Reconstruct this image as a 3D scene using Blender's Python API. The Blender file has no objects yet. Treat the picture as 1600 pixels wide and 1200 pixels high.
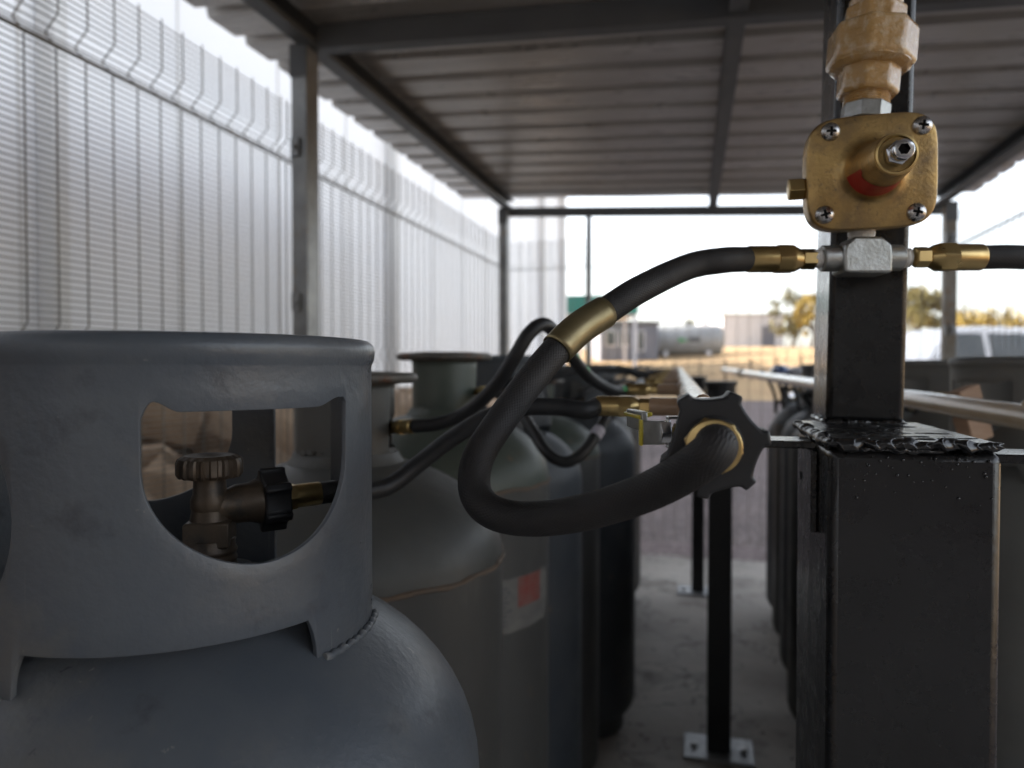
import bpy, math, random
from mathutils import Vector, Matrix
random.seed(7)
PI = math.pi
R_ = math.radians
scene = bpy.context.scene
COL = scene.collection

# ------------------------------------------------------------------ camera
CAM = Vector((0, 0, 1.2)); YAW = R_(15); PITCH = R_(-1.17); FPX = 1120.0
RT = Vector((math.cos(YAW), math.sin(YAW), 0))
FW = Vector((-math.sin(YAW) * math.cos(PITCH), math.cos(YAW) * math.cos(PITCH), math.sin(PITCH)))
UP = RT.cross(FW)
def P(px, py, z):
    "point that is z metres deep in front of the camera at photo pixel px, py"
    return CAM + FW * z + RT * ((px - 800) / FPX * z) + UP * ((600 - py) / FPX * z)
cd = bpy.data.cameras.new('camera'); cam = bpy.data.objects.new('camera', cd); COL.objects.link(cam)
m3 = Matrix((RT, UP, -FW)).transposed()
cam.matrix_world = Matrix.Translation(CAM) @ m3.to_4x4()
cd.sensor_width = 36; cd.lens = FPX / 1600 * 36; cd.clip_start = .01; cd.clip_end = 6000
cd.dof.use_dof = True; cd.dof.focus_distance = .43; cd.dof.aperture_fstop = 6.3
scene.camera = cam

# ------------------------------------------------------------------ materials
def pmat(name, base, c2=None, nscale=6, rough=.5, rvar=.12, metal=0, bump=0, bscale=60, spots=(), coat=0, lo=.35, hi=.65, stretch=None, bdist=.01, wear=None, scratch=None):
    m = bpy.data.materials.new(name); m.use_nodes = True
    nt = m.node_tree; N = nt.nodes; L = nt.links; b = N['Principled BSDF']
    tc = N.new('ShaderNodeTexCoord'); src = tc.outputs['Object']
    if stretch:
        mp = N.new('ShaderNodeMapping'); mp.inputs['Scale'].default_value = stretch
        L.new(src, mp.inputs[0]); src = mp.outputs[0]
    def noise(s, d=6, r=.6):
        n = N.new('ShaderNodeTexNoise'); n.inputs['Scale'].default_value = s; n.inputs['Detail'].default_value = d
        n.inputs['Roughness'].default_value = r; L.new(src, n.inputs['Vector']); return n.outputs['Fac']
    def ramp(f, a, z):
        r = N.new('ShaderNodeMapRange'); r.inputs['From Min'].default_value = a; r.inputs['From Max'].default_value = z
        L.new(f, r.inputs['Value']); return r.outputs['Result']
    def mix(f, a, c):
        x = N.new('ShaderNodeMix'); x.data_type = 'RGBA'
        L.new(f, x.inputs['Factor'])
        for s, i in ((a, 'A'), (c, 'B')):
            k = [q for q in x.inputs if q.name == i and q.type == 'RGBA'][0]
            if isinstance(s, tuple): k.default_value = s + (1,)
            else: L.new(s, k)
        return [q for q in x.outputs if q.type == 'RGBA'][0]
    col = base
    if c2: col = mix(ramp(noise(nscale), lo, hi), base, c2)
    for sc_, sco, a, z in spots:
        col = mix(ramp(noise(sco, 8, .65), a, z), col, sc_)
    if isinstance(col, tuple): b.inputs['Base Color'].default_value = col + (1,)
    else: L.new(col, b.inputs['Base Color'])
    if scratch:
        mp2 = N.new('ShaderNodeMapping'); mp2.inputs['Rotation'].default_value = (.5, .35, .4); mp2.inputs['Scale'].default_value = (260, 260, 9)
        L.new(tc.outputs['Object'], mp2.inputs[0]); n2 = N.new('ShaderNodeTexNoise'); n2.inputs['Scale'].default_value = 1; n2.inputs['Detail'].default_value = 2; L.new(mp2.outputs[0], n2.inputs['Vector'])
        mk = N.new('ShaderNodeMath'); mk.operation = 'MULTIPLY'; L.new(ramp(n2.outputs['Fac'], .70, .78), mk.inputs[0]); L.new(ramp(noise(6), .52, .66), mk.inputs[1])
        col = mix(mk.outputs[0], col, scratch); L.new(col, b.inputs['Base Color'])
    if wear:
        g = N.new('ShaderNodeNewGeometry'); col = mix(ramp(g.outputs['Pointiness'], .56, .66), col, wear)
        L.new(col, b.inputs['Base Color'])
    b.inputs['Metallic'].default_value = metal
    if rvar:
        r = N.new('ShaderNodeMapRange'); r.inputs['From Min'].default_value = .3; r.inputs['From Max'].default_value = .7
        r.inputs['To Min'].default_value = max(.02, rough - rvar); r.inputs['To Max'].default_value = min(1, rough + rvar)
        L.new(noise(nscale * 2.3, 8, .7), r.inputs['Value']); L.new(r.outputs['Result'], b.inputs['Roughness'])
    else: b.inputs['Roughness'].default_value = rough
    if coat: b.inputs['Coat Weight'].default_value = coat; b.inputs['Coat Roughness'].default_value = .12
    if bump:
        bn = N.new('ShaderNodeBump'); bn.inputs['Strength'].default_value = bump; bn.inputs['Distance'].default_value = bdist
        L.new(noise(bscale, 6, .6), bn.inputs['Height']); L.new(bn.outputs['Normal'], b.inputs['Normal'])
    return m

def hose_mat(name, base, c2, rough=.7, weave=.35):
    m = pmat(name, base, c2, 18, rough, .1)
    nt = m.node_tree; N = nt.nodes; L = nt.links; b = N['Principled BSDF']
    uv = N.new('ShaderNodeUVMap')
    hs = []
    for ang in (.9, -.9):
        mp = N.new('ShaderNodeMapping'); mp.inputs['Rotation'].default_value = (0, 0, ang); L.new(uv.outputs[0], mp.inputs[0])
        w = N.new('ShaderNodeTexWave'); w.inputs['Scale'].default_value = 190; L.new(mp.outputs[0], w.inputs['Vector']); hs.append(w.outputs['Fac'])
    a = N.new('ShaderNodeMath'); a.operation = 'ADD'; L.new(hs[0], a.inputs[0]); L.new(hs[1], a.inputs[1])
    bn = N.new('ShaderNodeBump'); bn.inputs['Strength'].default_value = weave; bn.inputs['Distance'].default_value = .001
    L.new(a.outputs[0], bn.inputs['Height']); L.new(bn.outputs['Normal'], b.inputs['Normal'])
    return m

def voro_mat(name, cols, scale, rough=.9, bump=.6, bdist=.02):
    m = bpy.data.materials.new(name); m.use_nodes = True
    nt = m.node_tree; N = nt.nodes; L = nt.links; b = N['Principled BSDF']
    tc = N.new('ShaderNodeTexCoord')
    v = N.new('ShaderNodeTexVoronoi'); v.inputs['Scale'].default_value = scale; L.new(tc.outputs['Object'], v.inputs['Vector'])
    sp = N.new('ShaderNodeSeparateColor'); L.new(v.outputs['Color'], sp.inputs[0])
    cr = N.new('ShaderNodeValToRGB'); cr.color_ramp.interpolation = 'LINEAR'
    els = cr.color_ramp.elements
    for i, c in enumerate(cols):
        e = els[i] if i < 2 else els.new(.5)
        e.position = i / (len(cols) - 1) if i < 2 and len(cols) == 2 else e.position
    for i, c in enumerate(cols):
        els[i].position = i / (len(cols) - 1); els[i].color = c + (1,)
    L.new(sp.outputs[0], cr.inputs[0])
    n = N.new('ShaderNodeTexNoise'); n.inputs['Scale'].default_value = .7; n.inputs['Detail'].default_value = 5; L.new(tc.outputs['Object'], n.inputs['Vector'])
    mr = N.new('ShaderNodeMapRange'); mr.inputs['From Min'].default_value = .3; mr.inputs['From Max'].default_value = .7
    mr.inputs['To Min'].default_value = .75; mr.inputs['To Max'].default_value = 1.2; L.new(n.outputs['Fac'], mr.inputs['Value'])
    mx = N.new('ShaderNodeMix'); mx.data_type = 'RGBA'; mx.blend_type = 'MULTIPLY'; mx.inputs['Factor'].default_value = 1
    A = [q for q in mx.inputs if q.name == 'A' and q.type == 'RGBA'][0]; B = [q for q in mx.inputs if q.name == 'B' and q.type == 'RGBA'][0]
    L.new(cr.outputs[0], A); L.new(mr.outputs[0], B)
    L.new([q for q in mx.outputs if q.type == 'RGBA'][0], b.inputs['Base Color'])
    b.inputs['Roughness'].default_value = rough
    bn = N.new('ShaderNodeBump'); bn.inputs['Strength'].default_value = bump; bn.inputs['Distance'].default_value = bdist; bn.invert = True
    L.new(v.outputs['Distance'], bn.inputs['Height']); L.new(bn.outputs['Normal'], b.inputs['Normal'])
    return m

def brick_mat(name):
    m = bpy.data.materials.new(name); m.use_nodes = True
    nt = m.node_tree; N = nt.nodes; L = nt.links; b = N['Principled BSDF']
    tc = N.new('ShaderNodeTexCoord'); mp = N.new('ShaderNodeMapping'); mp.inputs['Rotation'].default_value = (PI / 2, 0, PI / 2)
    sx = N.new('ShaderNodeSeparateXYZ'); cx = N.new('ShaderNodeCombineXYZ'); L.new(tc.outputs['Object'], sx.inputs[0])
    L.new(sx.outputs['Y'], cx.inputs['X']); L.new(sx.outputs['Z'], cx.inputs['Y'])
    br = N.new('ShaderNodeTexBrick'); L.new(cx.outputs[0], br.inputs['Vector'])
    br.inputs['Color1'].default_value = (.30, .17, .10, 1); br.inputs['Color2'].default_value = (.40, .27, .17, 1); br.inputs['Mortar'].default_value = (.45, .38, .30, 1)
    br.inputs['Scale'].default_value = 1; br.inputs['Brick Width'].default_value = .22; br.inputs['Row Height'].default_value = .075; br.inputs['Mortar Size'].default_value = .006
    L.new(br.outputs['Color'], b.inputs['Base Color']); b.inputs['Roughness'].default_value = .9
    bn = N.new('ShaderNodeBump'); bn.inputs['Strength'].default_value = .5; bn.inputs['Distance'].default_value = .01; bn.invert = True
    L.new(br.outputs['Fac'], bn.inputs['Height']); L.new(bn.outputs['Normal'], b.inputs['Normal'])
    return m

M = {}
M['cyl_blue'] = pmat('blue_grey_paint', (.074, .086, .103), (.112, .120, .130), 7, .36, .10, 0, .22, 150, [((.135, .13, .12), 5, .56, .72), ((.055, .06, .07), 22, .58, .70), ((.24, .23, .21), 75, .68, .74), ((.20, .13, .08), 40, .72, .76)], bdist=.0025, wear=(.30, .29, .27), scratch=(.27, .265, .25))
M['cyl_grey'] = pmat('weathered_grey_paint', (.062, .064, .061), (.098, .095, .085), 4, .5, .14, 0, .12, 90, [((.22, .15, .09), 16, .66, .74), ((.26, .25, .22), 30, .66, .76)], bdist=.003)
M['cyl_green'] = pmat('faded_green_paint', (.046, .062, .050), (.080, .092, .074), 5, .45, .14, 0, .1, 80, [((.19, .11, .06), 18, .66, .74), ((.28, .30, .25), 7, .64, .8)], bdist=.003)
M['cyl_dark'] = pmat('dark_grey_paint', (.042, .048, .055), (.075, .08, .085), 4, .5, .14, 0, .1, 70, [((.13, .10, .075), 12, .62, .74)], bdist=.003)
M['barrel'] = pmat('worn_barrel_paint', (.042, .043, .043), (.070, .067, .061), 3, .5, .14, 0, .15, 60, [((.125, .12, .11), 6, .55, .72), ((.15, .10, .06), 22, .64, .74), ((.20, .19, .17), 40, .70, .76)], stretch=(1, 1, .35), bdist=.003)
M['cyl_light'] = pmat('pale_weathered_grey_paint', (.115, .115, .105), (.16, .155, .14), 4, .5, .14, 0, .12, 90, [((.22, .15, .09), 16, .66, .74)], bdist=.003)
M['cyl_slate'] = pmat('slate_grey_paint', (.042, .050, .060), (.072, .078, .084), 5, .48, .12, 0, .1, 70, [((.16, .12, .09), 20, .68, .75)], bdist=.003)
M['rim_rust'] = pmat('rusty_rim_steel', (.10, .095, .085), (.16, .14, .12), 40, .55, .15, .3, .2, 150, [((.17, .075, .04), 25, .55, .65)], bdist=.002)
M['seam'] = pmat('weld_seam_rust', (.10, .085, .07), (.15, .10, .065), 30, .7, .1, 0, .5, 120, bdist=.004)
M['valve'] = pmat('tarnished_brass', (.060, .046, .035), (.105, .075, .05), 30, .48, .14, .4, .2, 160, [((.045, .038, .032), 45, .55, .65)], bdist=.002)
M['brass'] = pmat('machined_brass', (.62, .455, .205), (.52, .37, .16), 40, .33, .07, 1, .05, 300, [((.30, .21, .10), 90, .66, .76)], bdist=.001)
M['dullbrass'] = pmat('dull_olive_brass', (.30, .245, .135), (.23, .185, .095), 40, .42, .1, .8, .1, 200, [((.16, .13, .08), 60, .58, .72)], bdist=.001)
M['reg_brass'] = pmat('cast_brass', (.60, .40, .16), (.38, .25, .105), 26, .36, .10, .85, .5, 420, [((.27, .19, .105), 44, .46, .72), ((.62, .43, .18), 30, .60, .74), ((.20, .145, .095), 300, .58, .72)], bdist=.0006)
M['orange'] = pmat('ochre_thick_paint', (.52, .30, .095), (.60, .37, .15), 45, .25, .08, 0, .55, 190, [((.68, .50, .30), 100, .50, .62), ((.30, .16, .05), 70, .68, .76)], coat=1, bdist=.0035)
M['zinc'] = pmat('zinc_plated_steel', (.46, .465, .45), (.36, .36, .335), 60, .38, .1, .85, .35, 380, bdist=.001)
M['chrome'] = pmat('bright_steel', (.75, .76, .77), (.62, .63, .66), 40, .16, .06, 1)
M['screw'] = pmat('stainless_screw', (.55, .54, .53), (.42, .41, .40), 80, .28, .08, 1)
M['ptfe'] = pmat('white_thread_tape', (.80, .78, .74), (.70, .67, .62), 90, .6, .1, 0, .5, 300, bdist=.001)
M['black'] = pmat('glossy_black_paint', (.0065, .0062, .0065), (.013, .0125, .013), 14, .28, .10, 0, .22, 110, [((.05, .047, .045), 300, .72, .76)], coat=.25, bdist=.0022)
M['weld'] = pmat('black_painted_weld', (.006, .006, .007), (.011, .011, .012), 60, .17, .06, 0, .35, 320, coat=.5, bdist=.0015)
M['blackmatt'] = pmat('satin_black_paint', (.010, .010, .011), (.016, .016, .017), 10, .42, .1, 0, .05, 100)
M['plastic'] = pmat('black_nylon', (.014, .014, .016), (.02, .02, .022), 30, .46, .06, 0, .1, 350, bdist=.001)
M['hose'] = hose_mat('braided_black_rubber', (.014, .0130, .0132), (.024, .0215, .021), .62, .22)
M['hose2'] = hose_mat('smooth_black_rubber', (.013, .013, .014), (.019, .019, .020), .48, .15)
M['print'] = pmat('green_print', (.02, .30, .07), (.03, .22, .05), 200, .5)
M['tag'] = pmat('pale_printed_tag', (.55, .52, .58), (.36, .34, .40), 160, .6)
M['cream'] = pmat('cream_pipe_paint', (.60, .47, .31), (.54, .41, .26), 9, .26, .08, 0, .1, 60, [((.30, .22, .14), 50, .70, .76)], coat=.4, bdist=.002)
M['socket'] = pmat('tan_pipe_paint', (.36, .225, .135), (.40, .26, .16), 20, .3, .06, 0, .1, 80, coat=.3, bdist=.002)
M['ochrepipe'] = pmat('beige_gloss_pipe_paint', (.54, .40, .25), (.60, .47, .32), 14, .16, .06, 0, .2, 120, [((.74, .66, .55), 60, .66, .75)], coat=.6, bdist=.002)
M['yellow'] = pmat('yellow_vinyl', (.72, .60, .06), (.66, .52, .05), 50, .4)
M['red'] = pmat('red_label', (.42, .022, .018), (.36, .016, .014), 60, .38)
M['redfade'] = pmat('faded_red_print', (.20, .042, .034), (.17, .085, .07), 40, .6)
M['paper'] = pmat('weathered_paper_label', (.15, .145, .13), (.105, .10, .095), 18, .6, .1, 0, .1, 60, [((.14, .13, .12), 60, .58, .66)], stretch=(1, 1, 2.5))
M['dark'] = pmat('recess_shade_paint', (.012, .011, .011), None, 5, .7, 0)  # near-black put into recesses and holes in place of shade
M['galv'] = pmat('galvanised_steel', (.34, .345, .34), (.25, .255, .255), 14, .42, .1, .55, .05, 60, [((.34, .25, .14), 8, .60, .75)])
M['galvrust'] = pmat('rust_stained_galvanised_steel', (.30, .29, .26), (.20, .17, .13), 9, .5, .1, .4, .1, 60, [((.24, .14, .07), 14, .52, .68)])
M['plate'] = pmat('zinc_base_plate', (.40, .41, .42), (.27, .28, .29), 18, .5, .1, .3, .1, 50)
M['wire'] = pmat('galvanised_wire', (.165, .16, .145), (.22, .20, .165), 9, .45, .08, .35)
M['beam'] = pmat('grey_steel_primer', (.105, .112, .118), (.13, .136, .14), 5, .5, .08, 0, .05, 40)
M['sheet'] = pmat('weathered_galvanised_sheet', (.57, .545, .51), (.44, .415, .385), 3, .33, .12, .35, .06, 30, [((.24, .17, .10), 5, .60, .78)], stretch=(.5, 3, 1))
M['wall'] = pmat('white_wall_sheeting', (.89, .89, .90), (.86, .865, .885), 1.2, .38, .06, 0)
M['walltrim'] = pmat('white_flashing', (.74, .73, .71), (.68, .67, .66), 2, .4, .06, 0)
M['brick'] = brick_mat('face_brick')
M['blockergrey'] = pmat('light_blocker_grey', (.085, .082, .08), (.12, .115, .11), 5, .9, .05, 0, .3, 20)  # plain grey of the added light blocker behind the camera
M['rock'] = pmat('sandstone', (.50, .36, .24), (.36, .25, .17), 4, .9, .05, 0, .6, 14, [((.16, .10, .07), 3, .58, .70)], bdist=.05)
M['concrete'] = pmat('stained_concrete', (.50, .465, .42), (.35, .32, .29), 2.0, .8, .1, 0, .35, 26, [((.50, .46, .41), 5, .6, .75), ((.13, .115, .10), 3.3, .54, .70), ((.10, .085, .07), 9, .64, .72)], bdist=.01)
def add_cracks(m):
    nt = m.node_tree; N = nt.nodes; L = nt.links; b = N['Principled BSDF']; src = b.inputs['Base Color'].links[0].from_socket
    tc = N.new('ShaderNodeTexCoord'); n = N.new('ShaderNodeTexNoise'); n.inputs['Scale'].default_value = 3; n.inputs['Detail'].default_value = 6; L.new(tc.outputs['Object'], n.inputs['Vector'])
    ad = N.new('ShaderNodeMix'); ad.data_type = 'VECTOR'; ad.inputs['Factor'].default_value = .22; vi = [q for q in ad.inputs if q.type == 'VECTOR']
    L.new(tc.outputs['Object'], vi[0]); L.new(n.outputs['Color'], vi[1])
    v = N.new('ShaderNodeTexVoronoi'); v.feature = 'DISTANCE_TO_EDGE'; v.inputs['Scale'].default_value = 1.5; L.new([q for q in ad.outputs if q.type == 'VECTOR'][0], v.inputs['Vector'])
    r = N.new('ShaderNodeMapRange'); r.inputs['From Min'].default_value = .002; r.inputs['From Max'].default_value = .007; r.inputs['To Min'].default_value = .75; r.inputs['To Max'].default_value = 0; L.new(v.outputs['Distance'], r.inputs['Value'])
    x = N.new('ShaderNodeMix'); x.data_type = 'RGBA'; L.new(r.outputs['Result'], x.inputs['Factor'])
    A = [q for q in x.inputs if q.name == 'A' and q.type == 'RGBA'][0]; B = [q for q in x.inputs if q.name == 'B' and q.type == 'RGBA'][0]
    L.new(src, A); B.default_value = (.07, .06, .05, 1); L.new([q for q in x.outputs if q.type == 'RGBA'][0], b.inputs['Base Color'])
add_cracks(M['concrete'])
M['pale'] = pmat('pale_bounce_strip', (.58, .53, .46), (.50, .45, .39), 2, .85, .05, 0, .2, 30)  # only for the added strip that bounces light
M['gravel'] = voro_mat('mauve_gravel', [(.055, .040, .038), (.135, .10, .098), (.21, .168, .165)], 34)
M['earth'] = pmat('dry_grass_earth', (.42, .29, .15), (.33, .215, .11), .35, .95, .03, 0, .3, 3, [((.22, .17, .08), .9, .55, .7), ((.50, .36, .20), 2.2, .6, .75)])
M['leafy'] = pmat('yellow_green_leaf', (.26, .19, .030), (.36, .25, .04), .8, .6, .05)
M['leafg'] = pmat('olive_green_leaf', (.12, .105, .030), (.19, .155, .045), .8, .6, .05)
M['bark'] = pmat('bark', (.12, .09, .06), (.07, .05, .035), 8, .9)
M['bgwhite'] = pmat('offwhite_sheet_wall', (.66, .65, .68), (.60, .59, .62), .8, .6)
M['bggreen'] = pmat('green_fascia', (.035, .22, .17), (.03, .19, .15), .6, .5)
M['bgblue'] = pmat('blue_grey_wall', (.15, .16, .20), (.20, .20, .23), .7, .7)
M['bgroof'] = pmat('dark_roof_sheet', (.07, .07, .075), (.10, .10, .10), 1, .6)
M['glass'] = pmat('dark_window_glass', (.03, .04, .045), (.07, .08, .085), 1.3, .08, .03)
M['tank'] = pmat('grey_tank_paint', (.30, .31, .32), (.26, .27, .28), 1, .38, .06)
M['carwhite'] = pmat('white_car_paint', (.72, .73, .76), None, 5, .22, 0, 0, coat=.6)
M['carblue'] = pmat('blue_car_paint', (.03, .07, .22), None, 5, .22, 0, 0, coat=.6)
M['tyre'] = pmat('tyre_rubber', (.02, .02, .02), None, 5, .8, 0)
M['alloy'] = pmat('alloy_wheel', (.5, .5, .5), None, 5, .35, 0, .9)
M['wood'] = pmat('rough_sawn_wood', (.40, .265, .175), (.31, .19, .12), 14, .75, .08, 0, .4, 60, stretch=(1, 1, 7), bdist=.003)

# ------------------------------------------------------------------ mesh builder
def frame(axis, hint=None):
    z = Vector(axis).normalized()
    h = Vector(hint) if hint else (Vector((0, 0, 1)) if abs(z.z) < .9 else Vector((0, 1, 0)))
    x = h - z * h.dot(z)
    x.normalize(); y = z.cross(x)
    return Matrix((x, y, z)).transposed()

class MB:
    def __init__(s): s.v = []; s.f = []; s.uv = {}
    def add(s, vs, fs, uvs=None):
        o = len(s.v); s.v += [Vector(v) for v in vs]
        for i, f in enumerate(fs):
            if uvs: s.uv[len(s.f)] = uvs[i]
            s.f.append(tuple(o + k for k in f))
        return s
    def box(s, c, size, rot=None):
        c = Vector(c); rot = rot or Matrix.Identity(3); a, b, d = (q / 2 for q in size)
        vs = [c + rot @ Vector((x * a, y * b, z * d)) for z in (-1, 1) for y in (-1, 1) for x in (-1, 1)]
        return s.add(vs, [(0, 2, 3, 1), (4, 5, 7, 6), (0, 1, 5, 4), (2, 6, 7, 3), (0, 4, 6, 2), (1, 3, 7, 5)])
    def lo_hi(s, lo, hi):
        return s.box([(a + b) / 2 for a, b in zip(lo, hi)], [b - a for a, b in zip(lo, hi)])
    def lathe(s, prof, org=(0, 0, 0), axis=(0, 0, 1), n=32, radf=None, hint=None, caps=True):
        org = Vector(org); F = frame(axis, hint); vs = []
        for j, (r, h) in enumerate(prof):
            for i in range(n):
                a = 2 * PI * i / n
                rr = r * (radf(a, j) if radf else 1)
                vs.append(org + F @ Vector((rr * math.cos(a), rr * math.sin(a), h)))
        fs = []
        for j in range(len(prof) - 1):
            for i in range(n):
                k = (i + 1) % n
                fs.append((j * n + i, j * n + k, (j + 1) * n + k, (j + 1) * n + i))
        if caps:
            fs.append(tuple(range(n - 1, -1, -1))); fs.append(tuple((len(prof) - 1) * n + i for i in range(n)))
        return s.add(vs, fs)
    def hexa(s, org, axis, r, h0, h1, n=6, ch=.12, hint=None, rot=0):
        "chamfered prism, r = circumradius"
        F = frame(axis, hint); c = ch * r
        org = Vector(org); vs = []
        for rr, h in ((r - c, h0), (r, h0 + c * .6), (r, h1 - c * .6), (r - c, h1)):
            for i in range(n):
                a = 2 * PI * i / n + rot
                vs.append(org + F @ Vector((rr * math.cos(a), rr * math.sin(a), h)))
        fs = [(j * n + i, j * n + (i + 1) % n, (j + 1) * n + (i + 1) % n, (j + 1) * n + i) for j in range(3) for i in range(n)]
        fs += [tuple(range(n - 1, -1, -1)), tuple(3 * n + i for i in range(n))]
        return s.add(vs, fs)
    def tube(s, path, r, n=14, caps=True):
        path = [Vector(p) for p in path]; rs = r if isinstance(r, (list, tuple)) else [r] * len(path)
        t0 = (path[1] - path[0]).normalized(); F = frame(t0); x = F.col[0].copy()
        vs = []; ln = [0]
        for i, p in enumerate(path):
            t = (path[min(i + 1, len(path) - 1)] - path[max(i - 1, 0)]).normalized()
            x = (x - t * x.dot(t)).normalized(); y = t.cross(x)
            if i: ln.append(ln[-1] + (p - path[i - 1]).length)
            for k in range(n):
                a = 2 * PI * k / n
                vs.append(p + (x * math.cos(a) + y * math.sin(a)) * rs[i])
        fs = []; uvs = []
        for i in range(len(path) - 1):
            for k in range(n):
                k2 = (k + 1) % n
                fs.append((i * n + k, i * n + k2, (i + 1) * n + k2, (i + 1) * n + k))
                c = 2 * PI * rs[i] / n
                uvs.append(((ln[i], k * c), (ln[i], (k + 1) * c), (ln[i + 1], (k + 1) * c), (ln[i + 1], k * c)))
        s.add(vs, fs, uvs)
        if caps:
            o = len(s.v) - len(vs)
            s.f.append(tuple(o + i for i in range(n - 1, -1, -1))); s.f.append(tuple(o + (len(path) - 1) * n + i for i in range(n)))
        return s
    def bar(s, a, b, w, h=None, hint=(0, 0, 1)):
        a = Vector(a); b = Vector(b); F = frame(b - a, hint); h = h or w
        return s.box((a + b) / 2, (h, w, (b - a).length), F)
    def prism(s, outline, org, axis, h0, h1, hint=None):
        "closed outline (x,y) extruded along axis"
        F = frame(axis, hint); org = Vector(org); n = len(outline)
        vs = [org + F @ Vector((x, y, h)) for h in (h0, h1) for x, y in outline]
        fs = [(i, (i + 1) % n, n + (i + 1) % n, n + i) for i in range(n)] + [tuple(range(n - 1, -1, -1)), tuple(range(n, 2 * n))]
        return s.add(vs, fs)
    def build(s, name, mat, parent=None, bevel=0, ang=38, smooth=True, seg=2):
        me = bpy.data.meshes.new(name)
        vs = s.v
        if parent is not None:
            q = parent; mats = []
            while q is not None: mats.append(q.matrix_basis.copy()); q = q.parent
            W = Matrix.Identity(4)
            for k in reversed(mats): W = W @ k
            inv = W.inverted(); vs = [inv @ v for v in vs]
        me.from_pydata([tuple(v) for v in vs], [], s.f)
        if s.uv:
            ul = me.uv_layers.new(name='UVMap')
            for i, p in enumerate(me.polygons):
                if i in s.uv:
                    for k, li in enumerate(p.loop_indices): ul.data[li].uv = s.uv[i][k]
        me.update()
        if smooth:
            me.polygons.foreach_set('use_smooth', [True] * len(me.polygons))
            me.set_sharp_from_angle(angle=R_(ang))
        me.materials.append(mat)
        o = bpy.data.objects.new(name, me); COL.objects.link(o)
        if parent is not None: o.parent = parent
        if bevel:
            b = o.modifiers.new('bevel', 'BEVEL'); b.width = bevel; b.segments = seg; b.limit_method = 'ANGLE'; b.angle_limit = R_(40)
            b.harden_normals = False
        return o

def tag(o, label=None, cat=None, group=None, kind='thing'):
    if label: o['label'] = label
    if cat: o['category'] = cat
    if group: o['group'] = group
    if kind: o['kind'] = kind
    return o
def empty(name, loc, label, cat, group=None):
    o = bpy.data.objects.new(name, None); COL.objects.link(o); o.location = loc; o.empty_display_size = .05
    return tag(o, label, cat, group)
def kids(o): return [c for c in bpy.data.objects if c.parent == o]
def copy_tree(o, parent=None):
    c = o.copy(); COL.objects.link(c); c.parent = parent
    for ch in kids(o): copy_tree(ch, c)
    return c
def set_mat(o, mat):
    o.material_slots[0].link = 'OBJECT'; o.material_slots[0].material = mat

def spline(pts, step=8):
    pts = [Vector(p) for p in pts]; out = []
    q = [pts[0] * 2 - pts[1]] + pts + [pts[-1] * 2 - pts[-2]]
    for i in range(1, len(q) - 2):
        a, b, c, d = q[i - 1:i + 3]
        for k in range(step):
            t = k / step
            out.append(.5 * (2 * b + (c - a) * t + (2 * a - 5 * b + 4 * c - d) * t * t + (3 * b - a - 3 * c + d) * t ** 3))
    out.append(pts[-1])
    return out

def cut(o, mb):
    "boolean difference applied to the mesh"
    c = mb.build('cutter', M['dark'], None)  # cut faces take the near-black that stands in for shade
    md = o.modifiers.new('b', 'BOOLEAN'); md.object = c; md.operation = 'DIFFERENCE'; md.solver = 'EXACT'; md.material_mode = 'TRANSFER'
    c.parent = o.parent; c.matrix_basis = Matrix.Identity(4)
    if o.parent: c.matrix_parent_inverse = o.parent.matrix_basis.inverted()
    bpy.context.view_layer.update()
    dg = bpy.context.evaluated_depsgraph_get()
    me = bpy.data.meshes.new_from_object(o.evaluated_get(dg)); o.modifiers.clear(); old = o.data; o.data = me
    me.set_sharp_from_angle(angle=R_(38)); bpy.data.objects.remove(c)

# ------------------------------------------------------------------ terrain
def sheet(name, xs, ys, zf, mat, off=0):
    mb = MB(); n = len(xs)
    mb.add([(x, y, zf(x, y) + off) for y in ys for x in xs],
           [(j * n + i, j * n + i + 1, (j + 1) * n + i + 1, (j + 1) * n + i) for j in range(len(ys) - 1) for i in range(n - 1)])
    o = mb.build(name, mat); tag(o, kind='structure'); return o
def ss(a, b, x):
    t = max(0, min(1, (x - a) / (b - a))); return t * t * (3 - 2 * t)
def terrain(x, y):
    return -.12 + 1.9 * ss(28, 46, y) + 1.2 * ss(44, 62, y) + .10 * math.sin(x * .21 + y * .13) * ss(29, 40, y)
xs = [-2000, -600, -200, -100, -60] + [-40 + 2 * i for i in range(61)] + [100, 150, 300, 700, 2000]
ys = [-1500, -300, -60, -20] + [-4 + 2 * i for i in range(50)] + [110, 150, 220, 400, 900, 2500]
sheet('ground', xs, ys, terrain, M['earth'])
gx = [-16 + 1.0 * i for i in range(23)]; gy = [-28 + 1.0 * i for i in range(59)]
sheet('gravel_yard', gx, gy, terrain, M['gravel'], .02)
mb = MB(); mb.lo_hi((-2.29, -9, -.2), (-1.765, 12.3, -.03)); o = mb.build('added_bounce_strip', M['pale'], bevel=.01); tag(o, kind='structure')  # pale strip added to bounce light onto the lower wall
mb = MB(); mb.lo_hi((-1.75, -4.8, -.2), (1.75, 4.72, 0)); o = mb.build('concrete_slab', M['concrete'], bevel=.015); tag(o, kind='structure')

# ------------------------------------------------------------------ shelter
Z0 = 2.256
def roofz(x): return Z0 - .05 * x
sh = empty('open_shelter', (0, 1.6, 0), 'open-sided steel shelter with a low corrugated iron roof over both cylinder rows', 'shelter')
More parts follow.
